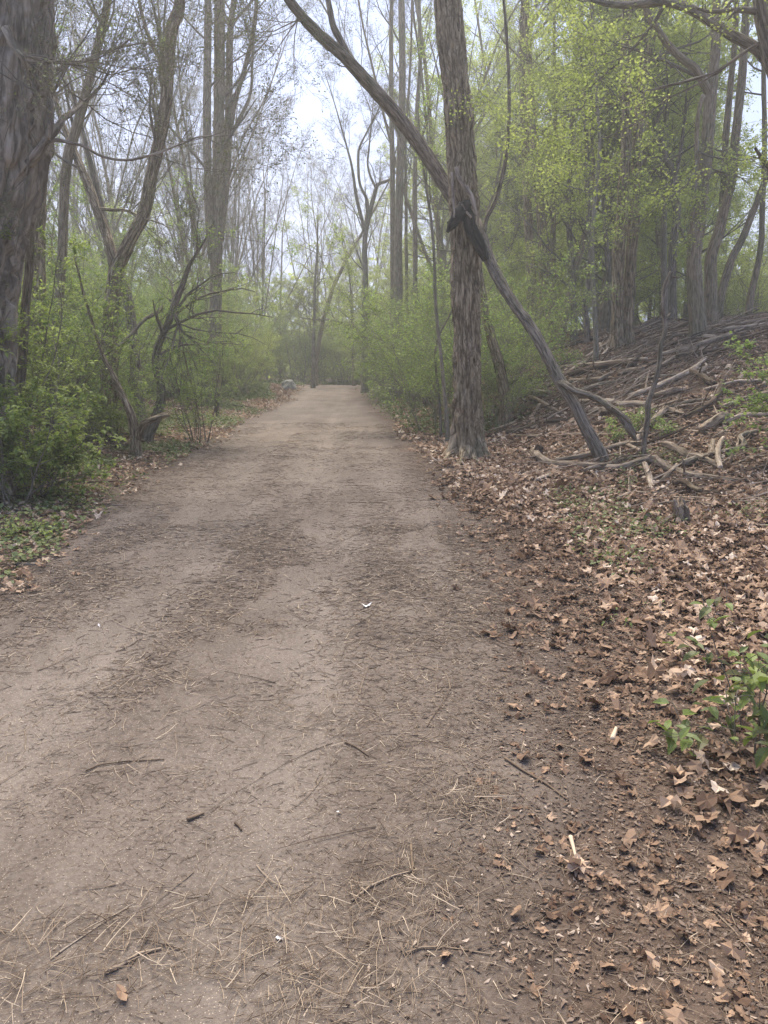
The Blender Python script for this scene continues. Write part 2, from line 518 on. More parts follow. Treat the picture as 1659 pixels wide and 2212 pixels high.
M['leaf_fine'] = leaf_mat("honeysuckle_leaf", ((0, (0.15, 0.22, 0.055)), (0.6, (0.24, 0.335, 0.075)), (1, (0.34, 0.425, 0.115))), 0.55)
M['leaf_near'] = leaf_mat("shrub_leaf", ((0, (0.15, 0.20, 0.04)), (0.6, (0.24, 0.315, 0.065)), (1, (0.35, 0.42, 0.11))), 0.55)
M['leaf_bud'] = leaf_mat("spring_bud", ((0, (0.11, 0.10, 0.06)), (0.5, (0.13, 0.15, 0.06)), (1, (0.17, 0.19, 0.08))), 0.4)
M['leaf_red'] = leaf_mat("reddish_bud", ((0, (0.12, 0.09, 0.075)), (1, (0.20, 0.15, 0.11))), 0.4)
M['leaf_sprig'] = leaf_mat("olive_leaf", ((0, (0.09, 0.085, 0.025)), (0.5, (0.12, 0.165, 0.035)), (1, (0.18, 0.23, 0.05))), 0.4)
M['weed'] = leaf_mat("weed_leaf", ((0, (0.07, 0.10, 0.025)), (0.6, (0.12, 0.16, 0.04)), (1, (0.2, 0.22, 0.07))), 0.35)
M['rock'] = bark_mat("grey_rock", (0.16, 0.15, 0.14), (0.28, 0.27, 0.25), (0.38, 0.37, 0.35), 0.3, scale=0.25)
M['feather'] = tint_mat("white_feather", ((0, (0.6, 0.58, 0.56)), (1, (0.85, 0.84, 0.82))))


# ------------------------------------------------------------------ object helpers
def tag(o, label=None, cat=None, group=None, kind=None):
    if label: o["label"] = label
    if cat: o["category"] = cat
    if group: o["group"] = group
    if kind: o["kind"] = kind
    return o


def empty(name, loc):
    o = bpy.data.objects.new(name, None)
    COL.objects.link(o)
    o.location = loc
    o["_o"] = [float(v) for v in loc]
    return o


def copy_tree(o, loc, rz, sc, label=None, group=None):
    c = o.copy(); COL.objects.link(c)
    c.location = loc; c.rotation_euler = (0, 0, rz); c.scale = sc if np.ndim(sc) else (sc, sc, sc)
    for ch in list(o.children):
        k = ch.copy(); COL.objects.link(k); k.parent = c
    if label: c["label"] = label
    if group: c["group"] = group
    return c


# ------------------------------------------------------------------ branching
def spawn(PT, R, rng, n, t0, t1, ang, lr, N, up=0.2, wig=0.25, rr=0.5, droop=0.0, Lmin=0.15, tip=0.2, taper=0.6, Labs=None):
    Mp, N0 = PT.shape[:2]
    idx = np.repeat(np.arange(Mp), n)
    m = len(idx)
    if m == 0: return np.zeros((0, N, 3)), np.zeros((0, N))
    t = rng.uniform(t0, t1, m)
    f = t * (N0 - 1.001); i = f.astype(int); w = (f - i)[:, None]
    base = PT[idx, i] * (1 - w) + PT[idx, i + 1] * w
    tan = PT[idx, i + 1] - PT[idx, i]
    tan /= np.linalg.norm(tan, axis=1, keepdims=True) + 1e-9
    br = R[idx, i] * (1 - w[:, 0]) + R[idx, i + 1] * w[:, 0]
    pl = np.linalg.norm(np.diff(PT, axis=1), axis=2).sum(1)[idx]
    pr = rng.normal(0, 1, (m, 3)); pr -= (pr * tan).sum(1, keepdims=True) * tan
    pr /= np.linalg.norm(pr, axis=1, keepdims=True) + 1e-9
    a = np.radians(rng.normal(ang, 9, m))[:, None]
    d = np.cos(a) * tan + np.sin(a) * pr
    d[:, 2] += up; d /= np.linalg.norm(d, axis=1, keepdims=True)
    L = (pl * lr * (1 - taper * t)) if Labs is None else Labs * (1 - taper * t)
    L = np.maximum(L * rng.uniform(0.65, 1.3, m), Lmin)
    pts = [base]
    p = base.copy()
    for k in range(N - 1):
        d = d + rng.normal(0, wig, (m, 3)) + np.array((0, 0, up * 0.35 - droop * (k + 1) / N))
        d /= np.linalg.norm(d, axis=1, keepdims=True)
        p = p + d * (L / (N - 1))[:, None]
        pts.append(p.copy())
    Q = np.stack(pts, 1)
    r0 = np.minimum(br * 0.8, br * rr + 0.001)
    Rr = r0[:, None] * np.linspace(1, tip, N)[None, :]
    return Q, np.maximum(Rr, 0.0015)


def along(PT, rng, n, jit=0.03, t0=0.15):
    Mp, N0 = PT.shape[:2]
    if Mp == 0: return np.zeros((0, 3))
    idx = np.repeat(np.arange(Mp), n)
    f = rng.uniform(t0, 1, len(idx)) * (N0 - 1.001); i = f.astype(int); w = (f - i)[:, None]
    return PT[idx, i] * (1 - w) + PT[idx, i + 1] * w + rng.normal(0, jit, (len(idx), 3))


def smooth_line(pts, rs, step):
    pts = np.asarray(pts, float); rs = np.asarray(rs, float)
    seg = np.linalg.norm(np.diff(pts, axis=0), axis=1)
    s = np.concatenate(((0,), np.cumsum(seg)))
    n = max(4, int(s[-1] / step) + 1)
    q = np.linspace(0, s[-1], n)
    # catmull-rom through the points
    out = []
    k = np.clip(np.searchsorted(s, q, side='right') - 1, 0, len(pts) - 2)
    u = ((q - s[k]) / (s[k + 1] - s[k] + 1e-9))[:, None]
    m = np.gradient(pts, s, axis=0) if len(pts) > 2 else np.repeat((pts[1:] - pts[:1]) / (s[1] + 1e-9), 2, 0)
    h = (s[k + 1] - s[k])[:, None]
    p = (2 * u**3 - 3 * u**2 + 1) * pts[k] + (u**3 - 2 * u**2 + u) * h * m[k] + (-2 * u**3 + 3 * u**2) * pts[k + 1] + (u**3 - u**2) * h * m[k + 1]
    r = np.interp(q, s, rs)
    return p, r, q


def bark_tube(mb, pts, rs, S=24, step=0.08, amp=0.0, fu=9.0, fl=1.2, flare=0.0, flare_h=0.35, seed=0.0, cap=True, lobes=5, wob=0.0):
    """a trunk or log as one tube whose surface carries real ridges; amp is ridge depth in metres"""
    p, r, q = smooth_line(pts, rs, step)
    if wob:
        p = p + wob * (np.stack([noise3(q * 1.3 + seed + 9 * k, 0, 0) for k in range(3)], -1) - 0.5)
    N = len(p)
    T = np.gradient(p, axis=0); T /= np.linalg.norm(T, axis=1, keepdims=True) + 1e-9
    U = np.zeros_like(p)
    a = np.cross(T[0], (0, 0, 1.0) if abs(T[0, 2]) < 0.8 else (0, 1.0, 0)); a /= np.linalg.norm(a)
    for k in range(N):
        a = a - (a @ T[k]) * T[k]; a /= np.linalg.norm(a); U[k] = a
    W = np.cross(T, U)
    th = np.arange(S) / S * 2 * math.pi
    c, s = np.cos(th)[None, :], np.sin(th)[None, :]
    Q = q[:, None] + 0 * c
    rr = r[:, None] * (1 + 0.10 * (noise3(c * 1.3 + seed, s * 1.3, Q * 0.8) - 0.5))
    if amp:
        wx = (fbm(c * 2 + seed, s * 2, Q * 3.0, 2) - 0.5) * 1.6
        n1 = noise3(c * fu + wx * 2 + 50, s * fu + wx * 2 + seed, Q * fl)
        n2 = noise3(c * fu * 2 + wx * 2, s * fu * 2 + seed + 20, Q * fl * 2.6)
        n3 = noise3(c * fu * 1.3, s * fu * 1.3 + seed, Q * 9)
        rg = 1 - np.abs(2 * n1 - 1) * 2.2
        rr = rr + amp * (np.clip(rg, -0.6, 1) * -1.0 + 0.5 * (n2 - 0.5) + 0.35 * (n3 - 0.5) + 0.3)
    if flare:
        e = np.exp(-Q / flare_h)
        rr = rr + r[:, None] * flare * e * (0.45 + 0.55 * np.cos(lobes * np.arctan2(s, c) + seed + 1.2 * noise3(c, s, seed)) * (e > 0))
    V = p[:, None, :] + rr[:, :, None] * (c[:, :, None] * U[:, None, :] + s[:, :, None] * W[:, None, :])
    buv = np.stack((r[:, None] * c + seed, r[:, None] * s, Q), -1)
    i = np.arange(N - 1)[:, None] * S; j = np.arange(S)[None, :]; j2 = (j + 1) % S
    qd = np.stack((i + j, i + j2, i + S + j2, i + S + j), -1).reshape(-1, 4)
    VV = V.reshape(-1, 3); BB = buv.reshape(-1, 3); f3 = None
    if cap:
        VV = np.concatenate((VV, p[:1], p[-1:])); BB = np.concatenate((BB, BB[:1], BB[-1:]))
        j = np.arange(S)
        f3 = np.concatenate((np.stack((j * 0 + N * S, (j + 1) % S, j), -1), np.stack((j * 0 + N * S + 1, (N - 1) * S + j, (N - 1) * S + (j + 1) % S), -1)))
    mb.add(VV, f3=f3, f4=qd, tint=0.5, buv=BB)
    return p, r


# ------------------------------------------------------------------ ground and path
def axis(parts):
    return np.unique(np.concatenate([np.arange(a, b, s) for a, b, s in parts]))


def grid(xs, ys, zf, name, mat, kind='structure'):
    X, Y = np.meshgrid(xs, ys)
    Z = zf(X, Y)
    nx, ny = len(xs), len(ys)
    i = np.arange(ny - 1)[:, None] * nx; j = np.arange(nx - 1)[None, :]
    q = np.stack((i + j, i + j + 1, i + nx + j + 1, i + nx + j), -1).reshape(-1, 4)
    mb = MB(); mb.add(np.stack((X, Y, Z), -1), f4=q)
    return tag(mb.build(name, mat), kind=kind)


gx = axis(((-900, -100, 50), (-100, -20, 4), (-20, -6, 0.4), (-6, 9, 0.07), (9, 20, 0.4), (20, 100, 4), (100, 901, 50)))
gy = axis(((-900, -60, 60), (-60, -6, 3), (-6, 1, 0.4), (1, 14, 0.07), (14, 45, 0.25), (45, 90, 2), (90, 901, 50)))
grid(gx, gy, gz, "ground", M['ground'])

# path: its own sheet that dips below the soil along an irregular edge
py = axis(((-6, 1, 0.3), (1, 9, 0.04), (9, 20, 0.1), (20, 48, 0.3)))
pu = np.linspace(-0.35, 1.35, 190)
PU, PY = np.meshgrid(pu, py)
PX = ledge(PY) + (redge(PY) - ledge(PY)) * PU
edge = path_edge(PX, PY)
PZ = gz(PX, PY) + path_lift(PX, PY)
mb = MB()
nx, ny = len(pu), len(py)
i = np.arange(ny - 1)[:, None] * nx; j = np.arange(nx - 1)[None, :]
mb.add(np.stack((PX, PY, PZ), -1), tint=(sstep(-0.15, 0.45, edge) * (0.78 + 0.4 * tracks(PX, PY)) * (1 - 0.22 * clump(PX, PY))).ravel(), f4=np.stack((i + j, i + j + 1, i + nx + j + 1, i + nx + j), -1).reshape(-1, 4))
tag(mb.build("dirt_path", M['path']), kind='structure')

# ------------------------------------------------------------------ litter on the ground (uncountable)
rng = np.random.default_rng(11)


def scatter(n, x0, x1, y0, y1, keep):
    x = rng.uniform(x0, x1, n); y = rng.uniform(y0, y1, n)
    k = rng.uniform(0, 1, n) < keep(x, y)
    return x[k], y[k]


def inview(x, y, m=0.4):
    return (np.abs(x) < 0.53 * y + m + 0.35)


LOBE_T = np.radians(np.array((90, 62, 45, 22, 0, -30, -70, -110, -150, 180, 158, 135, 118)))
LOBE_R = np.array((1.0, 0.55, 0.85, 0.5, 0.8, 0.42, 0.5, 0.5, 0.42, 0.8, 0.5, 0.85, 0.55))
OVAL_R = np.array((1.0, 0.85, 0.7, 0.55, 0.5, 0.55, 0.8, 0.8, 0.55, 0.5, 0.55, 0.7, 0.85)) * 0.85


def dead_leaves(mb, x, y, size, lobed, lift=0.012, curl=0.5, tmean=0.5, tsd=0.25, zf=surf):
    m = len(x)
    K = len(LOBE_T)
    R = np.where(rng.uniform(0, 1, m)[:, None] < lobed, LOBE_R[None], OVAL_R[None]) * rng.uniform(0.75, 1.2, (m, K))
    s = size * rng.uniform(0.5, 1.4, m)
    lx = np.cos(LOBE_T)[None] * R; ly = np.sin(LOBE_T)[None] * R
    cu = rng.normal(0, curl, m)[:, None]; ca = rng.uniform(0, math.pi, m)[:, None]
    w = lx * np.cos(ca) + ly * np.sin(ca)
    lz = cu * w * w + 0.16 * rng.normal(0, 1, (m, K)) * (curl > 0.1)
    a = rng.uniform(0, 2 * math.pi, m)[:, None]
    tx = rng.normal(0, 0.28, m)[:, None]; ty = rng.normal(0, 0.28, m)[:, None]
    X = lx * np.cos(a) - ly * np.sin(a); Y = lx * np.sin(a) + ly * np.cos(a); Z = lz + tx * X + ty * Y
    V = np.stack((X, Y, Z), -1)
    V = np.concatenate((V, np.zeros((m, 1, 3))), 1) * s[:, None, None] * 0.5
    z0 = zf(x, y)
    mn = V[:, :, 2].min(1)
    V[:, :, 0] += x[:, None]; V[:, :, 1] += y[:, None]
    V[:, :, 2] += (z0 - mn * 0.7 + rng.uniform(0.0, lift, m))[:, None]
    f = np.stack((np.full(K, K), np.arange(K), (np.arange(K) + 1) % K), -1)
    FF = (f[None] + (np.arange(m) * (K + 1))[:, None, None]).reshape(-1, 3)
    mb.add(V.reshape(-1, 3), f3=FF, tint=np.repeat(np.clip(rng.normal(tmean, tsd, m), 0, 1), K + 1))


def sticks(mb, x, y, L, r, az=None, lift=0.001, tint=None, S=3, N=5, wig=0.25, tilt=0.06, zf=surf):
    m = len(x)
    if az is None: az = rng.uniform(0, 2 * math.pi, m)
    pts = np.zeros((m, N, 3))
    px, py_ = x.copy(), y.copy()
    w = rng.normal(0, wig, m)
    hs = rng.normal(0, tilt, m) * L
    for k in range(N):
        pts[:, k, 0] = px; pts[:, k, 1] = py_
        az = az + w / N * 2 + rng.normal(0, wig * 0.5, m)
        px = px + np.cos(az) * L / (N - 1); py_ = py_ + np.sin(az) * L / (N - 1)
    z = zf(pts[:, :, 0], pts[:, :, 1])
    pts[:, :, 2] = z + r[:, None] + lift + np.abs(hs)[:, None] * np.linspace(0, 1, N)[None] * 0.5
    R = r[:, None] * np.linspace(1, 0.45, N)[None]
    if tint is None: tint = rng.uniform(0, 1, m)
    mb.tubes(pts, R, S, tint)


def rside(x, y):
    return x - redge(y)


# big dry leaves, right bank
mb = MB()
for (n, y0, y1, x1, sz) in ((15000, 1.0, 6.5, 4.5, 0.085), (17000, 6.0, 11.5, 7, 0.10), (42000, 11, 24, 13, 0.12)):
    x, y = scatter(n, 0.2, x1, y0, y1, lambda x, y: inview(x, y) * sstep(0.0, 0.85, rside(x, y) - 0.45 * sstep(7.5, 4.5, y) + 0.5 * (fbm(x * 1.7, y * 1.7, 3.0, 2) - 0.5)) * (0.55 + 0.45 * (fbm(x, y, 8.0, 2) > 0.47)))
    dead_leaves(mb, x, y, sz, 0.5, lift=0.03, curl=0.36, tmean=0.55, tsd=0.26)
# a few on the path border and the left verge
x, y = scatter(46000, -0.6, 3.2, 1.0, 9, lambda x, y: inview(x, y) * sstep(-0.35, 0.7, rside(x, y) + 0.4 * (fbm(x * 2, y * 2, 6.0, 2) - 0.5)) * 0.85)
dead_leaves(mb, x, y, rng.gamma(3.0, 0.0105, len(x)) * np.clip(y / 2.5, 0.9, 1.4), 0.35, lift=0.007, curl=0.16, tmean=0.33, tsd=0.2)
x, y = scatter(60000, -12, -1.6, 3.2, 24, lambda x, y: inview(x, y) * sstep(-0.3, 0.3, ledge(y) - x + 0.6 * (fbm(x * 1.3, y * 1.3, 3.0, 2) - 0.5)) * 0.9)
dead_leaves(mb, x, y, 0.075, 0.4, lift=0.03, curl=0.35, tmean=0.62, tsd=0.25)
x, y = scatter(16000, -16, 2, 22, 46, lambda x, y: inview(x, y) * sstep(-0.3, 0.3, ledge(y) - x))
dead_leaves(mb, x, y, 0.14, 0.4, lift=0.03, curl=0.35, tmean=0.5, tsd=0.25)
tag(mb.build("fallen_leaves", M['litter'], smooth=False), "dry brown fallen leaves covering the bank beside the path", "leaves", kind='stuff')

# mulch of leaf crumbs at the edges
mb = MB()
x, y = scatter(130000, -0.6, 3.4, 0.9, 9, lambda x, y: inview(x, y) * sstep(-0.55, 0.35, rside(x, y) + 0.6 * (fbm(x * 2, y * 2, 6.0, 2) - 0.5)) * np.where(y < 4.5, 1, 0.6))
m = len(x)


def crumbs(mb, x, y, s0, tmean=0.45):
    m = len(x)
    a = rng.uniform(0, 6.28, m); s = s0 * rng.uniform(0.5, 1.6, m)
    V = np.zeros((m, 4, 3))
    for k in range(4):
        an = a + k * 1.57 + rng.normal(0, 0.35, m); rr = s * rng.uniform(0.4, 1.0, m) * (1.0 if k % 2 else 0.45)
        V[:, k, 0] = x + np.cos(an) * rr; V[:, k, 1] = y + np.sin(an) * rr
        V[:, k, 2] = rng.uniform(0.0, 0.006, m)
    V[:, :, 2] += surf(x, y)[:, None] + 0.002
    f = np.array(((0, 1, 2), (0, 2, 3)))
    mb.add(V.reshape(-1, 3), f3=(f[None] + (np.arange(m) * 4)[:, None, None]).reshape(-1, 3), tint=np.repeat(np.clip(rng.normal(tmean, 0.28, m), 0, 1), 4))


crumbs(mb, x, y, 0.012, 0.5)
x, y = scatter(30000, -6, -1.2, 3, 11, lambda x, y: inview(x, y) * sstep(-0.6, 0.2, ledge(y) - x) * 0.8)
crumbs(mb, x, y, 0.018, 0.5)
x, y = scatter(26000, -3.2, 1.2, 1.0, 9, lambda x, y: inview(x, y) * np.where(fbm(x * 2.2, y * 1.1, 9.0, 3) > 0.5, 0.9, 0.12) * np.clip(4 / y, 0.3, 1))
crumbs(mb, x, y, 0.005, 0.5)
tag(mb.build("leaf_debris", M['mulch'], smooth=False), "dark crumbled leaf bits along the path edge", "leaf debris", kind='stuff')

# straw and fine twigs on the path
mb = MB()


x, y = scatter(90000, -4.2, 2.2, 1.0, 6.5, lambda x, y: inview(x, y) * (0.05 + 0.95 * clump(x, y)) * (0.4 + 0.6 * sstep(1.3, 2.2, y)))
L = rng.gamma(1.8, 0.012, len(x)) + 0.010
sticks(mb, x, y, L * np.clip(y / 2.6, 0.9, 1.5), rng.uniform(0.0006, 0.0014, len(x)) * np.clip(y / 2.3, 0.9, 1.8), tint=np.clip(rng.normal(0.6, 0.25, len(x)), 0, 1), wig=0.16, tilt=0.05)
x, y = scatter(40000, -5, 3.0, 6, 16, lambda x, y: inview(x, y) * (0.05 + 0.95 * clump(x, y)) * 0.8)
sticks(mb, x, y, rng.gamma(2.2, 0.026, len(x)) + 0.02, rng.uniform(0.0012, 0.0022, len(x)), tint=np.clip(rng.normal(0.6, 0.25, len(x)), 0, 1), wig=0.2, N=4)
x, y = scatter(34000, -0.6, 3.2, 1.0, 6.5, lambda x, y: inview(x, y) * sstep(-0.9, 0.2, rside(x, y)) * (0.3 + 0.7 * (fbm(x * 2, y * 2, 16.0, 2) > 0.45)) * sstep(2.2, 1.2, rside(x, y)))
sticks(mb, x, y, rng.gamma(2.2, 0.018, len(x)) + 0.012, rng.uniform(0.0007, 0.0015, len(x)), tint=np.clip(rng.normal(0.42, 0.22, len(x)), 0, 1), wig=0.3, tilt=0.05, lift=0.006)
x, y = scatter(30000, -3.6, 1.2, 1.0, 6, lambda x, y: inview(x, y) * (0.25 + 0.75 * clump(x, y)))
sticks(mb, x, y, rng.uniform(0.006, 0.02, len(x)), rng.uniform(0.0006, 0.0013, len(x)), N=3, tint=rng.choice([0.15, 0.4, 0.6, 0.9], len(x)))
x, y = scatter(30000, -4.5, 1.0, 4, 12, lambda x, y: inview(x, y) * (0.25 + 0.75 * clump(x, y)))
sticks(mb, x, y, rng.uniform(0.02, 0.05, len(x)), rng.uniform(0.001, 0.002, len(x)), N=3, tint=rng.choice([0.3, 0.5, 0.65, 0.9], len(x)))
# longer twigs
x, y = scatter(750, -4, 3.0, 1.1, 9, lambda x, y: inview(x, y) * 0.5)
sticks(mb, x, y, rng.gamma(2.5, 0.07, len(x)) + 0.06, rng.uniform(0.0012, 0.0030, len(x)), tint=np.clip(rng.normal(0.5, 0.25, len(x)), 0, 1), wig=0.12, N=7, S=4)
# tufts of raked straw
for (cx, cyy, sp, n) in ((300, 1480, 0.22, 330), (690, 2130, 0.15, 420), (1010, 1745, 0.10, 200), (45, 2110, 0.15, 320), (860, 1960, 0.15, 260), (520, 1180, 0.12, 160), (640, 1560, 0.2, 200), (1060, 1265, 0.12, 120), (530, 1990, 0.12, 160), (230, 1650, 0.15, 140), (300, 2040, 0.1, 160)):
    c = G(cx, cyy)
    n = int(n * 0.85)
    x = rng.normal(c[0], sp, n); y = rng.normal(c[1], sp * 0.8, n)
    sticks(mb, x, y, rng.gamma(2.5, 0.018, n) + 0.02, rng.uniform(0.0008, 0.0017, n), tint=np.clip(rng.normal(0.6, 0.24, n), 0, 1), wig=0.18, tilt=0.12, lift=0.008)
tag(mb.build("straw_debris", M['straw'], smooth=False), "straw and fine twigs strewn over the dirt path", "straw", kind='stuff')

# brushwood over the slope
mb = MB()


def slope_keep(x, y):
    return inview(x, y, 0.8) * sstep(0.7, 2.2, rside(x, y)) * sstep(6.2, 8.5, y + 0.35 * rside(x, y))


x, y = scatter(5200, 0.4, 12, 6, 22, lambda x, y: slope_keep(x, y) * (0.35 + 0.65 * (fbm(x * 0.7, y * 0.9, 4.0, 2) > 0.47)))
n = len(x)
az = np.where(rng.uniform(0, 1, n) < 0.65, rng.normal(0.25, 0.5, n), rng.uniform(0, 6.28, n))
sticks(mb, x, y, rng.gamma(2.0, 0.28, n) + 0.12, rng.gamma(2.0, 0.0032, n) + 0.0025, az=az, tint=np.clip(rng.normal(0.5, 0.28, n), 0, 1), wig=0.10, N=7, S=4, tilt=0.16, lift=0.015)
x, y = scatter(1300, 2, 13, 11.5, 20, lambda x, y: inview(x, y, 0.8) * sstep(2.2, 4.5, rside(x, y)) * sstep(0.42, 0.6, fbm(x * 0.4, y * 0.6, 14.0, 2)))
n = len(x)
sticks(mb, x, y, rng.gamma(2.5, 0.36, n) + 0.25, rng.gamma(2.0, 0.0038, n) + 0.0035, az=rng.normal(0.2, 0.55, n), tint=np.clip(rng.normal(0.45, 0.25, n), 0, 1), wig=0.08, N=7, S=4, tilt=0.2, lift=0.03)
x, y = scatter(800, -14, -3, 7, 24, lambda x, y: inview(x, y, 0.8) * sstep(0.3, 1.5, ledge(y) - x))
n = len(x)
sticks(mb, x, y, rng.gamma(2.0, 0.3, n) + 0.15, rng.gamma(2.2, 0.004, n) + 0.003, tint=np.clip(rng.normal(0.4, 0.28, n), 0, 1), wig=0.16, N=7, S=4, tilt=0.15, lift=0.02)
tag(mb.build("brushwood_litter", M['stick'], smooth=False), "thin dead sticks strewn over the woodland slope", "dead sticks", kind='stuff')

# low green weeds
mb = MB()
for (n, x0, x1, y0, y1, fn, sz) in (
        (30000, -8, -2, 4, 26, lambda x, y: inview(x, y) * sstep(-0.2, 0.3, ledge(y) - x) * sstep(3.0, 1.0, ledge(y) - x) * sstep(0.36, 0.56, fbm(x * 0.9, y * 0.7, 21.0, 3)) * np.where(y > 9, 1, 0.5), 0.05),
        (26000, -14, 2, 22, 46, lambda x, y: inview(x, y) * sstep(-0.2, 0.3, ledge(y) - x) * sstep(0.3, 0.5, fbm(x * 0.6, y * 0.6, 41.0, 3)) * ((np.abs(829.5 + F * x / y - 625) > 40) | (y > 33)), 0.12),
        (6000, -1.2, 4.5, 3, 11, lambda x, y: inview(x, y) * sstep(0.45, 1.1, rside(x, y)) * sstep(0.54, 0.72, fbm(x * 0.9, y * 0.8, 31.0, 3)), 0.035),
        (9000, -2.0, 5, 13, 30, lambda x, y: inview(x, y) * sstep(0.1, 0.8, rside(x, y)) * sstep(3.4, 1.5, rside(x, y)), 0.07)):
    x, y = scatter(n, x0, x1, y0, y1, fn)
    k = 4
    X = np.repeat(x, k) + rng.normal(0, 0.03, len(x) * k); Y = np.repeat(y, k) + rng.normal(0, 0.03, len(x) * k)
    Z = gz(X, Y) + rng.uniform(0.02, 0.09, len(X))
    mb.leaves(np.stack((X, Y, Z), -1), rng, sz, flat_=0.7, asp=0.8, six=False, droop=-0.1)
tag(mb.build("low_weeds", M['weed'], smooth=False), "low green weeds sprouting through the leaf litter", "weeds", kind='stuff')

# ------------------------------------------------------------------ trees traced to their real distances
def world_line(pts, Y, dY=None):
    """picture points (x, y, half width) at depth Y; returns base-first world polyline and radii"""
    out, rr = [], []
    for k, (x, y, r) in enumerate(pts):
        yy = Y if dY is None else Y + dY[k]
        out.append(P(x, y, yy)); rr.append(rad(y, r, yy))
    return out, rr


def rooted(pts, Y, dY=None, drop=0.12):
    w, r = world_line(pts, Y, dY)
    b = w[0].copy(); g = float(gz(b[0], b[1]))
    if b[2] > g + 0.05:      # the foot is hidden in the picture: carry the stem down to the soil
        d = w[0] - w[1]; d /= np.linalg.norm(d)
        d = d * 0.35 + np.array((0, 0, -1.0)) * 0.65; d /= abs(d[2])
        h = b[2] - g
        q = b + d * h; q[2] = float(gz(q[0], q[1])) - drop
        if h > 1.0:
            mid = b * 0.5 + q * 0.5; mid = mid + (b - w[1]) / np.linalg.norm(b - w[1]) * 0.05
            w = [q, mid] + w; r = [r[0] * 1.18, r[0] * 1.08] + r
        else:
            w = [q] + w; r = [r[0] * 1.1] + r
    else:
        w[0][2] = g - drop
    return w, r


def extend_up(w, r, h, taper=0.35, sway=0.06, seed=0):
    rg = np.random.default_rng(seed + 5)
    d = (w[-1] - w[-2]); d /= np.linalg.norm(d); p = w[-1].copy(); rr = r[-1]
    n = max(2, int(h / 1.2))
    for k in range(n):
        d = d + rg.normal(0, sway, 3) + np.array((0, 0, 0.08)); d /= np.linalg.norm(d)
        p = p + d * h / n
        w = w + [p.copy()]; r = r + [rr * (1 - (1 - taper) * (k + 1) / n)]
    return w, r


def resample(w, r, N):
    w = np.asarray(w); s = np.concatenate(((0,), np.cumsum(np.linalg.norm(np.diff(w, axis=0), axis=1))))
    q = np.linspace(0, s[-1], N)
    return np.stack([np.interp(q, s, w[:, k]) for k in range(3)], -1), np.interp(q, s, r), s[-1]


def foliage(tb, lb, PT, R, rng, kind, Lb=2.2, t0=0.45, n1=10, amount=1.0, ls=0.058):
    """branches, twigs and leaves on main stems (M,N,3)"""
    if kind == 'bare':
        a, ar = spawn(PT, R, rng, n1, t0, 0.98, 42, 0, 7, up=0.18, wig=0.12, rr=0.32, Labs=Lb, taper=0.5, tip=0.25)
        b, br = spawn(a, ar, rng, 6, 0.2, 1, 38, 0.5, 5, up=0.12, wig=0.16, rr=0.42)
        c, cr = spawn(b, br, rng, 5, 0.15, 1, 38, 0.5, 4, up=0.08, wig=0.18, rr=0.42, Lmin=0.2)
        d, dr = spawn(c, cr, rng, 3, 0.2, 1, 38, 0.55, 3, up=0.05, wig=0.15, rr=0.6, Lmin=0.12)
        for q, qr, S in ((a, ar, 6), (b, br, 4), (c, cr, 3), (d, dr, 3)): tb.tubes(q, qr, S)
        if lb is not None:
            pos = along(d, rng, max(1, int(3 * amount)), 0.015, 0.2)
            lb.leaves(pos, rng, 0.03, flat_=0.2, asp=0.5)
    elif kind == 'maple':
        a, ar = spawn(PT, R, rng, n1, t0, 0.98, 62, 0, 7, up=0.06, wig=0.13, rr=0.4, Labs=Lb, taper=0.45, tip=0.25)
        b, br = spawn(a, ar, rng, 6, 0.15, 1, 42, 0.5, 5, up=0.0, wig=0.15, rr=0.5)
        c, cr = spawn(b, br, rng, 4, 0.15, 1, 45, 0.5, 4, up=0.0, wig=0.18, rr=0.5, Lmin=0.18)
        for q, qr, S in ((a, ar, 6), (b, br, 4), (c, cr, 3)): tb.tubes(q, qr, S)
        pos = along(c, rng, max(1, int(12 * amount)), 0.06, 0.1)
        k = len(pos)
        pos = np.concatenate((pos, along(c[:, -2:], rng, max(1, int(3 * amount)), 0.05, 0.3)))
        lb.leaves(pos, rng, ls, flat_=0.45, asp=0.8, droop=0.35, six=ls < 0.06)
    elif kind == 'fine':
        a, ar = spawn(PT, R, rng, n1, t0, 0.98, 45, 0, 7, up=0.12, wig=0.14, rr=0.45, Labs=Lb, taper=0.4, tip=0.25, droop=0.2)
        b, br = spawn(a, ar, rng, 6, 0.1, 1, 42, 0.5, 5, up=0.05, wig=0.17, rr=0.5)
        c, cr = spawn(b, br, rng, 4, 0.1, 1, 45, 0.55, 4, up=0.0, wig=0.18, rr=0.5, Lmin=0.15)
        for q, qr, S in ((a, ar, 5), (b, br, 4), (c, cr, 3)): tb.tubes(q, qr, S)
        lb.leaves(along(c, rng, max(1, int(11 * amount)), 0.025, 0.1), rng, 0.042, flat_=0.45, asp=0.55)


TREES = {}


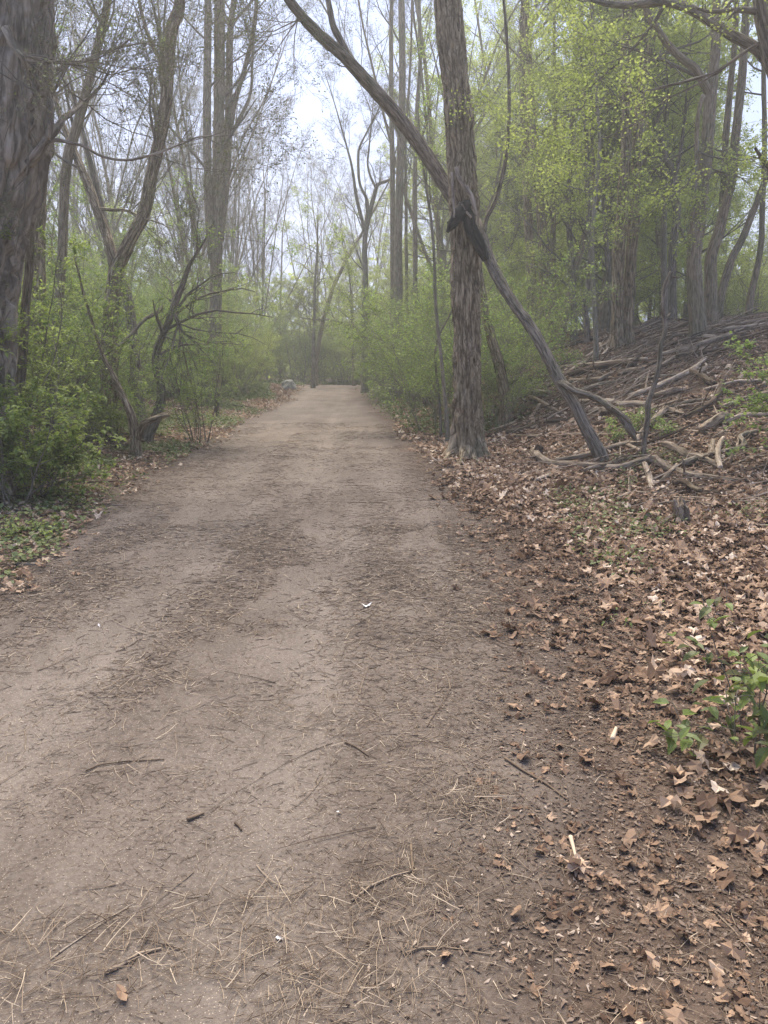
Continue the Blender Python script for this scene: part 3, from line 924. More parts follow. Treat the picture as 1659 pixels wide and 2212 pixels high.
def tree(name, label, cat, Y, limbs, bark='bark_grey', leaf=None, kind=None, seed=1, S=20, step=0.12, amp=0.006, fu=7, fl=1.6, flare=0.5,
         up=5.0, group=None, Lb=2.2, n1=10, t0=0.45, amount=1.0, flare_h=0.35, taper=0.35):
    """limbs: first is the main stem from the ground, the rest start on it; each (pts, dY, extend)"""
    rg = np.random.default_rng(seed)
    w, r = rooted(limbs[0][0], Y, limbs[0][1])
    root = empty(name, (w[0][0], w[0][1], float(gz(w[0][0], w[0][1]))))
    tb, mains = MB(), []
    for k, (pts, dY, ex) in enumerate(limbs):
        if k: w, r = world_line(pts, Y, dY)
        e = up if ex is None else ex
        if e: w, r = extend_up(w, r, e, taper, seed=seed * 7 + k)
        bark_tube(tb, w, r, S=S if k == 0 else max(10, S // 3), step=step, amp=amp if k == 0 else min(amp, 0.12 * r[len(r) // 3]), fu=fu, fl=fl, flare=flare if k == 0 else 0, seed=seed * 3.7 + k, flare_h=flare_h)
        q, qr, ln = resample(w, r, 24)
        mains.append((q, qr))
    tb.build("trunk", M[bark], root)
    if kind:
        PT = np.stack([m[0] for m in mains]); R = np.stack([m[1] for m in mains])
        bb, lb = MB(), MB()
        foliage(bb, lb, PT, R, rg, kind, Lb, t0, n1, amount, 0.034 if Y < 12 else 0.05)
        bb.build("branches", M['twig'], root, smooth=True)
        if leaf and lb.v: lb.build("crown", M[leaf], root, smooth=False)
    tag(root, label, cat, group)
    TREES[label] = root
    return root


# the big tree right of the path and the dark tree leaning on it
t = tree("big_tree", "tall straight tree with deeply furrowed bark standing at the right edge of the path", "tree", 10.7,
     [([(1009, 1000, 36), (1010, 950, 31), (1009, 850, 28), (1008, 750, 27), (1004, 590, 26), (1004, 480, 29), (1000, 380, 28), (990, 240, 27.5), (977, 110, 27), (968, 0, 27), (960, -140, 25), (950, -400, 20)],
       [0] * 12, 2)], bark='bark', S=150, step=0.02, amp=0.034, fu=5.5, fl=1.3, flare=1.5, flare_h=0.2, seed=3, kind='bare', leaf='leaf_bud', t0=0.85, Lb=3.0, n1=9)
rt = MB()
for pts in ([(996, 975, 7), (978, 988, 6), (960, 998, 4.5), (944, 1006, 2)], [(1024, 975, 7), (1042, 986, 6), (1056, 992, 4.5), (1070, 990, 2)], [(1004, 980, 8), (996, 998, 6), (985, 1010, 2.5)], [(1018, 980, 8), (1026, 996, 6), (1034, 1006, 2.5)]):
    w = []
    for k, (x, y, r_) in enumerate(pts):
        g_ = G(x, max(y, 985)); h_ = (0.16, 0.07, 0.015, -0.02)[k + (4 - len(pts) if k else 0)]
        yy = min(g_[1], 10.62) if k else 10.6
        p_ = P(x, y, yy); p_[2] = float(gz(p_[0], p_[1])) + h_; w.append(p_)
    bark_tube(rt, w, [rad(990, q_[2], 10.5) for q_ in pts], S=16, step=0.03, amp=0.012, seed=pts[0][0])
rt.build("roots", M['bark'], t)
# torn strips and dark wound where the leaning tree rests
tb = MB()
for pts in ([(985, 360, 3.5), (992, 385, 4.5), (1004, 405, 4.5), (1018, 425, 4), (1026, 445, 2.5)], [(1008, 400, 3), (1016, 418, 4), (1024, 440, 4.5), (1030, 466, 2)], [(976, 372, 2.5), (979, 420, 3.5), (982, 470, 2)], [(998, 440, 2.5), (1006, 455, 3), (1018, 470, 2)]):
    w, r = world_line(pts, 10.36)
    bark_tube(tb, w, r, S=10, step=0.03, amp=0.006, seed=pts[0][0])
tb.build("torn_bark", M['splinter'], t, smooth=True)
tb = MB()
for pts, yy in (([(1018, 436, 4), (1010, 440, 10), (1000, 452, 14), (990, 466, 14), (980, 480, 11), (972, 490, 8), (967, 502, 3)], 10.42), ([(1020, 520, 6), (1014, 490, 13), (1012, 465, 13), (1010, 445, 6)], 10.46), ([(984, 470, 4), (974, 478, 3), (966, 482, 2)], 10.42),
                ([(1006, 470, 5), (1016, 490, 14), (1028, 515, 15), (1040, 540, 12), (1050, 562, 6)], 10.5)):
    w, r = world_line(pts, yy)
    bark_tube(tb, w, r, S=14, step=0.03, amp=0.012, seed=pts[0][0])
tb.build("snag", M['wound'], t, smooth=True)

t = tree("leaning_tree", "dark slender tree leaning left across the path and resting against the big furrowed tree", "tree", 9.3,
     [([(1300, 990, 14), (1283, 955, 13), (1266, 925, 12.5), (1239, 868, 12), (1209, 822, 13), (1183, 770, 11.5), (1149, 710, 11.5), (1110, 655, 11), (1082, 610, 11.5), (1054, 553, 12), (1036, 505, 14), (1012, 465, 18),
        (985, 432, 17), (962, 400, 15), (920, 333, 15), (870, 264, 14.5), (803, 187, 13.5), (742, 120, 12.5), (682, 66, 11), (648, 30, 10), (618, -10, 9), (560, -90, 8)],
       [0, 0.05, .1, .2, .35, .5, .7, .9, 1.1, 1.3, 1.5, 1.75, 1.85, 1.9, 1.9, 1.8, 1.6, 1.4, 1.2, 1.1, 1, 0.8], 3),
      ([(748, 118, 8), (738, 92, 7.5), (720, 55, 7), (712, 20, 6), (704, -30, 5), (690, -120, 4)], [1.4] * 6, 2),
      ([(1046, 500, 5), (1052, 470, 4.5), (1066, 443, 4.5), (1083, 390, 4.2), (1096, 317, 4), (1100, 200, 3.6), (1096, 100, 3.2), (1090, 20, 3), (1080, -80, 2.4)], [1.45, 1.5, 1.5, 1.5, 1.5, 1.5, 1.5, 1.5, 1.5], 1.5),
      ([(650, 36, 5), (644, 42, 4), (640, 46, 2)], [1.1] * 3, 0)],
     bark='bark_dark', S=48, step=0.03, amp=0.007, fu=9, fl=3.5, flare=0.3, seed=5, kind='bare', leaf='leaf_bud', t0=0.55, Lb=1.6, n1=5)
tb = MB()
w, r = world_line([(1206, 826, 4), (1222, 832, 7), (1239, 843, 6.5), (1279, 856, 6.5), (1313, 876, 7), (1346, 906, 8), (1362, 930, 7), (1373, 950, 4)], 9.3, [.3, .2, .1, .05, 0, -.05, -.1, -.1])
bark_tube(tb, w, r, S=20, step=0.03, amp=0.012, seed=8)
w, r = world_line([(1320, 880, 3), (1355, 905, 4), (1378, 935, 2.5), (1395, 930, 1.5)], 9.2)
bark_tube(tb, w, r, S=10, step=0.03, amp=0.006, seed=9)
tb.build("broken_limb", M['bark_dark'], t)

# foreground left
tree("old_tree", "huge rough-barked trunk at the left edge of the picture", "tree", 8.2,
     [([(-70, 1085, 94), (-62, 1000, 86), (-60, 800, 78), (-56, 620, 76), (-36, 480, 80), (-8, 380, 86), (2, 280, 90), (12, 120, 86), (20, 0, 82), (35, -180, 70), (50, -420, 60)], [0] * 11, 2.5),
      ([(62, 352, 10), (80, 330, 10), (98, 305, 8.5), (120, 280, 7), (134, 258, 6), (150, 246, 5), (175, 225, 4), (205, 200, 2.5)], [-.3, -.35, -.35, -.3, -.2, 0, .2, .4], .4),
      ([(104, 300, 7), (108, 260, 6), (109, 225, 6), (104, 205, 5), (85, 207, 4)], [-.35, -.4, -.4, -.35, -.35], 0),
      ([(100, 306, 6), (122, 302, 4), (150, 308, 3), (180, 315, 2.8), (215, 335, 2.8), (275, 345, 2.8), (330, 333, 2.4), (380, 315, 2), (430, 295, 1.6), (480, 292, 1.0)], [-.35, -.3, -.3, -.2, -.2, 0, 0, .2, .4, .6], 0),
      ([(12, 60, 9), (30, 100, 8), (52, 130, 6), (60, 150, 3)], [-.68, -.7, -.7, -.66], 0)],
     bark='bark_old', S=160, step=0.03, amp=0.065, fu=5.2, fl=0.8, flare=0.5, seed=11, kind='bare', leaf='leaf_bud', t0=0.5, Lb=2.4, n1=9)
tree("root_stump", "gnarled flaring stem foot at the left edge beside green shrub leaves", "tree", 7.4,
     [([(8, 1075, 24), (2, 1040, 19), (-6, 990, 15), (-14, 940, 13), (-20, 860, 12), (-24, 700, 11)], [0] * 6, 3)], bark='bark', S=40, step=0.04, amp=0.02, fu=4, seed=13, flare=0.7)
tree("dark_tree", "slim dark straight tree rising from the green shrub by the old trunk", "tree", 8.9,
     [([(18, 1030, 13), (24, 980, 11.5), (32, 920, 11), (40, 853, 10.5), (48, 770, 10), (54, 670, 9.5), (62, 586, 9), (64, 500, 9), (66, 420, 8.5)], [0] * 9, 4)], bark='bark_dark', seed=15, S=24, step=0.06, amp=0.007)
tree("furrowed_tree", "grey furrowed tree just right of the slim dark tree on the left", "tree", 11.5,
     [([(88, 790, 15), (85, 700, 14), (83, 600, 14), (82, 520, 13), (86, 430, 12), (96, 300, 11)], [0] * 6, 5)], bark='bark', seed=17, S=32, step=0.06, amp=0.014, kind='fine', leaf='leaf_fine', Lb=2.2, n1=9)
tree("leaning_tree", "slender grey tree bending right and up past the huge left trunk", "tree", 13.5,
     [([(116, 830, 11), (120, 740, 10.5), (127, 640, 10), (134, 540, 10), (137, 450, 10), (141, 383, 10), (150, 320, 10), (162, 285, 10), (178, 227, 9.5), (198, 150, 9), (218, 70, 8.5), (232, 0, 8), (240, -90, 7)], [0] * 13, 4)],
     bark='bark_grey', seed=19, S=22, amp=0.006, kind='bare', leaf='leaf_bud', Lb=2.4, n1=14, t0=0.4)
tree("forked_tree", "large tree forking into a V with its right limb rising past the left shrubs", "tree", 13.0,
     [([(236, 760, 17), (240, 680, 16), (246, 620, 16), (252, 580, 16), (266, 548, 14), (286, 508, 13.5), (308, 467, 13.5), (325, 390, 13), (340, 320, 13), (352, 270, 12.5), (358, 230, 13), (361, 180, 13), (365, 110, 12.5), (371, 60, 12), (386, 20, 11.5), (388, -30, 11), (392, -140, 9)], [0] * 17, 4),
      ([(248, 575, 13), (240, 545, 11), (228, 500, 10.5), (208, 450, 10), (190, 400, 10), (172, 355, 9), (156, 318, 7.5), (140, 280, 6)], [0, 0, .2, .3, .4, .5, .6, .7], 2.5),
      ([(362, 170, 5), (340, 120, 4.5), (318, 70, 4), (300, 0, 3.5), (290, -60, 3)], [0, .1, .3, .4, .5], 1.5),
      ([(214, 450, 4), (240, 453, 3.5), (270, 454, 3), (292, 462, 2.5), (310, 470, 1.5)], [.3, .2, .1, 0, -.1], 0.8)],
     bark='bark', seed=21, S=32, step=0.07, amp=0.012, kind='bare', leaf='leaf_bud', Lb=2.4, n1=15, t0=0.35)
tree("curved_tree", "dark furrowed stem leaning left behind the forked tree at the left", "tree", 15.0,
     [([(292, 770, 11), (286, 720, 11), (280, 670, 11), (270, 625, 11), (260, 595, 10), (248, 560, 9), (236, 520, 8), (226, 480, 7)], [0] * 8, 3)], bark='bark_dark', seed=23, S=18)
tree("broken_tree", "broken stump on the left verge with a bent limb ending in a torn stub", "tree stump", 10.6,
     [([(293, 968, 12), (291, 940, 10), (286, 910, 9), (280, 890, 8.5), (270, 866, 8), (255, 835, 6), (238, 800, 5), (222, 770, 4.5), (214, 745, 3.5)], [0] * 9, 1.2),
      ([(297, 946, 8), (302, 930, 7.5), (310, 915, 7), (322, 908, 6.5), (338, 903, 6), (350, 899, 6), (360, 897, 4), (366, 898, 2)], [0, -.05, -.1, -.15, -.2, -.2, -.25, -.25], 0),
      ([(340, 898, 3), (352, 893, 2.5), (361, 889, 1)], [-.2, -.2, -.2], 0)],
     bark='bark', seed=25, S=22, step=0.03, amp=0.010, flare=0.6, flare_h=0.15)
tree("crooked_tree", "crooked dark tree leaning right from the left verge above the broken stump", "tree", 12.2,
     [([(318, 948, 12), (330, 918, 11), (343, 885, 10), (349, 860, 9.5), (348, 835, 9), (341, 808, 8.5), (336, 780, 8.2), (340, 752, 8), (350, 725, 8), (366, 690, 8), (380, 650, 7.5), (395, 612, 6), (408, 575, 4), (430, 540, 2.5)], [0] * 14, .5),
      ([(372, 668, 5), (382, 690, 4.5), (390, 715, 4), (392, 728, 2)], [0] * 4, 0),
      ([(352, 664, 4), (330, 680, 4), (312, 690, 4), (292, 712, 3.5), (270, 735, 3)], [0, -.1, -.2, -.3, -.4], 0.6)],
     bark='bark_dark', seed=27, S=18, step=0.06, kind='fine', leaf='leaf_fine', Lb=1.8, n1=9, t0=0.4)
tree("multi_stem_tree", "cluster of tall hazy straight trunks rising together behind the left shrubs", "tree", 21.0,
     [([(462, 860, 15), (466, 640, 13), (468, 500, 12.5), (472, 300, 12), (474, 160, 12), (474, 0, 11), (476, -100, 9)], [0] * 7, 4),
      ([(458, 560, 9), (450, 420, 9), (447, 250, 9), (448, 120, 8.5), (449, 0, 8), (448, -100, 7)], [0, -.2, -.3, -.3, -.3, -.3], 4),
      ([(474, 520, 9), (486, 400, 9), (492, 300, 8.5), (495, 160, 8), (498, 60, 7), (508, -20, 6)], [0, .2, .3, .3, .3, .3], 4),
      ([(492, 330, 6), (505, 230, 5.5), (525, 160, 5), (548, 60, 4.5), (556, -40, 4)], [.3, .3, .4, .5, .5], 3),
      ([(500, 290, 4), (520, 250, 4), (537, 215, 3.5), (545, 120, 3), (552, 20, 3)], [.3, .3, .3, .3, .3], 2)],
     bark='bark_grey', seed=29, S=20, step=0.2, amp=0.01, kind='bare', leaf='leaf_bud', Lb=3.2, n1=10, t0=0.35)

# right of the path, towards the back
tree("curved_tree", "brown leaning trunk just behind the big furrowed tree on its right", "tree", 13.4,
     [([(1090, 850, 13), (1082, 805, 11.5), (1072, 765, 11), (1062, 730, 10.5), (1052, 690, 10), (1042, 640, 10), (1034, 590, 10), (1030, 540, 9)], [0] * 8, 2.5)], bark='bark', seed=31, S=22, step=0.06, amp=0.01)
tree("sapling", "thin pale sapling standing just left of the big furrowed tree", "tree", 12.4,
     [([(966, 922, 4.5), (960, 850, 4.2), (952, 760, 4), (945, 700, 4), (940, 640, 3.8), (938, 560, 3.5), (932, 480, 3), (920, 400, 2.6)], [0] * 8, 2)], bark='bark_pale', seed=33, S=10, kind='fine', leaf='leaf_fine', Lb=1.2, n1=6, t0=0.5, amount=0.6)
tree("sapling", "thin twin stem beside the pale sapling left of the big tree", "tree", 12.9,
     [([(952, 922, 3), (948, 860, 3), (942, 800, 2.6), (940, 760, 2.4), (950, 720, 2.2), (972, 680, 2), (985, 650, 1.6)], [0] * 7, .6)], bark='twig', seed=35, S=8)
tree("grey_tree", "straight pale tree with a small fork standing at the right bend of the path", "tree", 27.0,
     [([(789, 846, 9), (788, 800, 7), (788, 700, 6.5), (789, 600, 6), (790, 500, 5.5), (800, 455, 5), (810, 415, 4.5), (816, 398, 4), (838, 390, 3), (850, 378, 2)], [0] * 10, 1.0),
      ([(791, 505, 4.5), (778, 460, 4), (769, 420, 3.5), (762, 370, 3), (758, 350, 2.5), (750, 320, 2)], [0] * 6, 2.5),
      ([(790, 490, 4), (792, 430, 3.5), (778, 400, 3), (774, 360, 3), (776, 320, 2.5), (790, 290, 2)], [0] * 6, 2.5),
      ([(812, 405, 3), (800, 380, 2.6), (794, 350, 2.2), (796, 330, 2)], [0] * 4, 2),
      ([(784, 716, 3.2), (770, 708, 3), (752, 702, 2.6), (730, 695, 2.4), (710, 691, 2), (680, 690, 1.6)], [0, -.5, -1, -1.5, -2, -2], .5)],
     bark='bark_pale', seed=37, S=14, step=0.15, amp=0.004, kind='bare', leaf='leaf_bud', Lb=1.8, n1=9, t0=0.45)
tree("sapling", "thin straight sapling standing beside the grey boulder at the path's end", "tree", 31.0,
     [([(676, 840, 5), (677, 780, 4), (678, 720, 3.6), (679, 680, 3.2), (680, 620, 3)], [0] * 5, 3)], bark='bark_pale', seed=39, S=10, kind='maple', leaf='leaf_maple', Lb=2, n1=9, t0=0.5)
tree("leaning_tree", "slim tree leaning right over the far end of the path", "tree", 34.0,
     [([(682, 800, 5), (686, 760, 4.8), (694, 710, 4.6), (706, 665, 4.6), (720, 620, 4.2), (736, 585, 4), (754, 550, 3.6), (775, 515, 3)], [0] * 8, 3)], bark='bark_grey', seed=41, S=12, kind='maple', leaf='leaf_maple', Lb=2.6, n1=12, t0=0.4)
tree("thin_tree", "very thin straight tree at the end of the path left of the pale forked tree", "tree", 33.0,
     [([(764, 838, 3.4), (763, 790, 3), (762, 740, 2.8), (760, 690, 2.4), (758, 640, 2)], [0] * 5, 3)], bark='bark_grey', seed=43, S=10, kind='maple', leaf='leaf_maple', Lb=1.8, n1=9, t0=0.4)
tree("tall_tree", "right and thicker of two close tall trunks above the shrubs at the path's end", "tree", 24.0,
     [([(860, 700, 10), (860, 620, 9.5), (860, 553, 9), (862, 433, 8.5), (866, 300, 8), (869, 167, 7.5), (867, 0, 7), (866, -120, 6)], [0] * 8, 4),
      ([(867, 300, 5), (850, 260, 4.5), (828, 230, 4), (800, 200, 3.5), (780, 160, 3)], [0, -.3, -.6, -.9, -1], 3)], bark='bark_grey', seed=45, S=18, step=0.2, amp=0.006, kind='bare', leaf='leaf_bud', Lb=2.8, n1=14, t0=0.35)
tree("tall_tree", "left and thinner of two close tall trunks above the shrubs at the path's end", "tree", 24.8,
     [([(850, 700, 8), (849, 600, 6), (848, 500, 5.5), (848, 380, 5.5), (846, 260, 5), (845, 120, 5), (846, 0, 4.5), (850, -100, 4)], [0] * 8, 3)], bark='bark_grey', seed=47, S=14, step=0.2, kind='bare', leaf='leaf_bud', Lb=2.4, n1=12, t0=0.4)
tree("thin_tree", "thin straight tree halfway between the close pair of trunks and the big furrowed tree", "tree", 23.0,
     [([(897, 700, 6), (897, 620, 5.5), (897, 553, 5.2), (896, 400, 5), (900, 250, 4.6), (908, 120, 4.2), (905, 0, 3.6)], [0] * 7, 4)], bark='bark_grey', seed=49, S=14, step=0.2, kind='bare', leaf='leaf_bud', Lb=2.4, n1=13, t0=0.4)
tree("thin_tree", "thinnest upright stem directly right of the close pair of tall trunks", "tree", 26.0,
     [([(879, 700, 4), (878, 560, 3.6), (877, 440, 3.4), (876, 300, 3), (886, 150, 2.6), (890, 0, 2.2)], [0] * 6, 3)], bark='bark_grey', seed=50, S=10, step=0.25, kind='bare', leaf='leaf_red', Lb=2.2, n1=10, t0=0.4)

# trees up on the bank
tree("double_tree", "furrowed tree on the bank with two tall straight trunks rising from one root", "tree", 15.7,
     [([(1333, 742, 14), (1334, 700, 12.5), (1335, 650, 12.2), (1337, 553, 12), (1343, 470, 11.5), (1350, 367, 11), (1354, 267, 10.5), (1352, 133, 10), (1354, 30, 9.5), (1354, -80, 9)], [0] * 10, 4),
      ([(1356, 748, 15), (1357, 700, 12.5), (1359, 650, 12.2), (1364, 553, 12), (1373, 433, 11.5), (1379, 300, 11.5), (1386, 200, 11), (1396, 100, 10), (1400, 0, 9.5), (1404, -90, 8)], [0.1] * 10, 4)],
     bark='bark', seed=51, S=48, step=0.05, amp=0.016, fu=6, flare=0.35, kind='maple', leaf='leaf_maple', Lb=2.6, n1=12, t0=0.45)
tree("smooth_tree", "thick smooth grey tree on the bank with a bent limb reaching up left", "tree", 14.8,
     [([(1513, 742, 20), (1508, 700, 17), (1503, 640, 17), (1499, 553, 15), (1509, 450, 14.5), (1523, 367, 13.5), (1531, 267, 13), (1536, 200, 12.5), (1545, 120, 10), (1548, 40, 9), (1550, -80, 8)], [0] * 11, 4),
      ([(1534, 205, 9), (1516, 170, 9), (1500, 145, 8.5), (1483, 133, 8.5), (1458, 112, 8), (1438, 88, 7.5), (1420, 62, 7), (1396, 22, 6), (1380, -20, 5)], [0, -.1, -.2, -.3, -.4, -.5, -.6, -.7, -.8], 2),
      ([(1520, 205, 5), (1510, 240, 4.5), (1506, 290, 5), (1506, 333, 5.2), (1502, 380, 5), (1498, 440, 4.5)], [-.4, -.4, -.3, -.3, -.2, -.2], 0)],
     bark='bark_grey', seed=55, S=30, step=0.07, amp=0.004, flare=0.4, kind='maple', leaf='leaf_maple', Lb=2.6, n1=10, t0=0.4)
tree("tall_tree", "tall grey tree on the bank directly right of the thick smooth tree", "tree", 15.6,
     [([(1538, 730, 15), (1535, 690, 13.5), (1536, 620, 13), (1537, 553, 12), (1553, 500, 11), (1568, 440, 9.5), (1579, 400, 9.5), (1589, 300, 9), (1600, 200, 8.5), (1608, 100, 8), (1612, 0, 7)], [0] * 11, 4),
      ([(1556, 500, 8), (1562, 433, 7.5), (1568, 300, 7), (1578, 190, 6.5), (1588, 80, 6), (1592, -20, 5)], [.1, .2, .3, .4, .5, .5], 3)],
     bark='bark_grey', seed=57, S=26, step=0.08, amp=0.006, kind='maple', leaf='leaf_maple', Lb=2.4, n1=8, t0=0.4)
tree("crooked_tree", "crooked dark tree behind the bank between the double trunk and the smooth tree", "tree", 18.5,
     [([(1453, 715, 9), (1453, 640, 8.5), (1453, 553, 8.5), (1462, 440, 8), (1457, 400, 7.5), (1455, 368, 8), (1440, 345, 7), (1427, 303, 6.5), (1417, 255, 6), (1430, 233, 5.5), (1437, 187, 5), (1420, 133, 5), (1403, 80, 4.5), (1398, 0, 4)], [0] * 14, 3),
      ([(1460, 375, 5), (1468, 340, 4), (1474, 300, 3.6), (1480, 250, 3)], [0] * 4, 2)],
     bark='bark_dark', seed=59, S=20, step=0.08, amp=0.006, kind='maple', leaf='leaf_maple', Lb=2.4, n1=13, t0=0.3)
tree("furrowed_tree", "grey furrowed tree far up the bank, leaning left, right one of two", "tree", 20.5,
     [([(1178, 690, 13), (1177, 620, 12.5), (1176, 553, 12), (1168, 450, 11), (1158, 380, 9.5), (1156, 320, 9), (1148, 230, 8), (1142, 120, 7), (1138, 0, 6)], [0] * 9, 4)], bark='bark', seed=61, S=28, step=0.1, amp=0.012, kind='maple', leaf='leaf_maple', Lb=2.8, n1=14, t0=0.3)
tree("furrowed_tree", "grey furrowed tree far up the bank, straight, left one of two", "tree", 21.5,
     [([(1150, 690, 11), (1148, 620, 10.5), (1146, 553, 10), (1140, 450, 9), (1136, 330, 8), (1130, 200, 7), (1128, 60, 6)], [0] * 7, 4)], bark='bark', seed=63, S=26, step=0.1, amp=0.012, kind='bare', leaf='leaf_bud', Lb=2.6, n1=12, t0=0.35)
tree("slim_tree", "slim tree on the bank just right of the two far furrowed trees", "tree", 19.5,
     [([(1196, 690, 7), (1195, 620, 6.5), (1194, 553, 6), (1196, 440, 5.5), (1200, 330, 5), (1198, 200, 4)], [0] * 6, 4)], bark='bark_grey', seed=65, S=16, kind='maple', leaf='leaf_maple', Lb=2.2, n1=12, t0=0.3)
tree("slim_tree", "slim dark tree with a knotty bend, left of the double trunk by a wide gap", "tree", 19.0,
     [([(1240, 700, 7), (1239, 650, 6.5), (1237, 600, 6.5), (1234, 553, 6.5), (1228, 460, 6), (1232, 350, 5), (1238, 220, 4)], [0] * 7, 4)], bark='bark_dark', seed=67, S=16, kind='maple', leaf='leaf_maple', Lb=2.2, n1=12, t0=0.3)
tree("crooked_tree", "dark S-curved slender tree left of the double trunk", "tree", 18.0,
     [([(1268, 705, 6), (1264, 670, 6), (1264, 650, 6), (1270, 620, 6), (1276, 553, 5.8), (1272, 480, 5.5), (1269, 410, 5.2), (1268, 320, 5), (1262, 220, 4)], [0] * 9, 4),
      ([(1270, 400, 3.5), (1262, 370, 3), (1250, 345, 2.6), (1242, 310, 2)], [0] * 4, 1)], bark='bark_dark', seed=69, S=16, kind='maple', leaf='leaf_maple', Lb=2.2, n1=14, t0=0.25)
tree("sapling", "pale slender sapling growing just left of the double trunk", "tree", 15.2,
     [([(1288, 750, 5.5), (1286, 690, 5), (1283, 630, 5), (1280, 553, 4.6), (1286, 430, 4.2), (1296, 320, 3.8), (1290, 220, 3)], [0] * 7, 2)], bark='bark_pale', seed=71, S=12, kind='maple', leaf='leaf_maple', Lb=1.8, n1=10, t0=0.35)
tree("slim_tree", "slim dark stem touching the double trunk's left side from behind", "tree", 19.0,
     [([(1316, 700, 6), (1316, 640, 5.6), (1312, 553, 5.4), (1306, 480, 5), (1304, 380, 4.6), (1300, 250, 4)], [0] * 6, 4)], bark='bark_dark', seed=73, S=14, kind='maple', leaf='leaf_maple', Lb=2.2, n1=12, t0=0.3)
tree("leaning_tree", "grey tree leaning right on the ridge near the right edge, against bright sky", "tree", 17.0,
     [([(1552, 680, 9), (1557, 645, 8.5), (1568, 600, 8.5), (1584, 553, 8), (1602, 520, 7.5), (1624, 465, 7), (1642, 420, 6.5), (1658, 375, 6), (1675, 300, 5.5), (1690, 200, 5)], [0] * 10, 3)], bark='bark_grey', seed=75, S=18, kind='maple', leaf='leaf_maple', Lb=2.2, n1=9, t0=0.4)
tree("slim_tree", "slim straight tree on the ridge nearest the right edge of the picture", "tree", 18.0,
     [([(1618, 680, 7.5), (1622, 640, 7), (1634, 590, 6.5), (1641, 553, 6), (1648, 440, 5.5), (1652, 300, 5), (1650, 150, 4.5), (1652, 0, 4)], [0] * 8, 3)], bark='bark_grey', seed=77, S=16, kind='maple', leaf='leaf_maple', Lb=2.2, n1=9, t0=0.35)
tree("pale_tree", "pale tree right of the double trunk, further back behind the crooked dark tree", "tree", 21.0,
     [([(1440, 700, 8), (1437, 640, 7.5), (1434, 553, 7), (1436, 400, 6), (1440, 250, 5)], [0] * 5, 5)], bark='bark_pale', seed=79, S=16, kind='maple', leaf='leaf_maple', Lb=2.4, n1=14, t0=0.3)
tree("overhanging_tree", "dark tree beyond the right edge whose heavy limb arches across the top right corner", "tree", 8.6,
     [([(1790, 1150, 34), (1775, 800, 30), (1760, 500, 28), (1735, 300, 26), (1690, 160, 26), (1665, 90, 22), (1652, 20, 20), (1645, -60, 18), (1640, -200, 15)], [0] * 9, 2),
      ([(1690, 165, 14), (1660, 132, 12), (1626, 98, 11), (1590, 80, 11), (1545, 52, 10.5), (1500, 22, 10.5), (1440, 3, 10), (1373, 8, 8), (1320, 8, 7), (1286, 2, 4.5)], [0, .1, .2, .3, .4, .5, .7, .9, 1.1, 1.2], .6),
      ([(1680, 75, 4.5), (1656, 85, 4), (1606, 114, 3.6), (1556, 150, 3.4), (1489, 173, 3.2), (1423, 190, 2.6), (1339, 217, 2), (1280, 232, 1.6), (1220, 238, 1)], [0, 0, .1, .2, .3, .5, .7, .9, 1.1], .5),
      ([(1560, 152, 2), (1500, 185, 1.8), (1440, 215, 1.5), (1380, 262, 1.2), (1300, 300, 1)], [.2, .3, .5, .6, .8], .3)],
     bark='bark_dark', seed=81, S=26, step=0.06, amp=0.01, kind='maple', leaf='leaf_maple', Lb=1.5, n1=9, t0=0.3, amount=0.9)
tree("dead_sapling", "crooked dead dark sapling standing among the fallen branches", "dead sapling", 9.2,
     [([(1396, 925, 5), (1400, 900, 6), (1401, 870, 6), (1410, 842, 5.5), (1417, 820, 5), (1425, 785, 5), (1428, 745, 5), (1437, 712, 5), (1437, 690, 4.2), (1433, 668, 4.5), (1434, 640, 4.5), (1438, 615, 4.2), (1445, 598, 4), (1450, 586, 3)], [0] * 14, 0),
      ([(1446, 600, 3), (1458, 598, 2.5), (1466, 600, 1.5)], [0] * 3, 0), ([(1434, 688, 2.5), (1444, 682, 2), (1449, 676, 1.2)], [0] * 3, 0)],
     bark='bark_dark', seed=83, S=16, step=0.03, amp=0.006, flare=0.2)

# ------------------------------------------------------------------ kinds of tree and shrub that repeat in the wood
def proto(name, label, cat, group, stems, bark, leaf, kind, seed, Lb, n1, t0, amount=1.0, S=12, parts=("trunk", "branches", "crown")):
    rg = np.random.default_rng(seed)
    root = empty(name, (0, 0, 0))
    tb = MB(); PTs, Rs = [], []
    for k, (w, r) in enumerate(stems):
        bark_tube(tb, w, r, S=S, step=0.25, amp=0.004 if r[0] > .05 else 0, seed=seed + k, flare=0.3)
        q, qr, ln = resample(w, r, 20); PTs.append(q); Rs.append(qr)
    tb.build(parts[0], M[bark], root)
    bb, lb = MB(), MB()
    foliage(bb, lb, np.stack(PTs), np.stack(Rs), rg, kind, Lb, t0, n1, amount)
    bb.build(parts[1], M['twig'], root)
    if leaf: lb.build(parts[2], M[leaf], root, smooth=False)
    return tag(root, label, cat, group)


def stem(rg, base, az, lean, L, r0, n=9, wob=0.12, rise=0.0, tip=0.2):
    p = np.array(base, float); out = [p.copy()]; d = np.array((math.cos(az) * math.sin(lean), math.sin(az) * math.sin(lean), math.cos(lean)))
    for k in range(n):
        d = d + rg.normal(0, wob, 3) + np.array((0, 0, rise)); d /= np.linalg.norm(d)
        p = p + d * L / n; out.append(p.copy())
    return out, list(r0 * np.linspace(1, tip, n + 1))


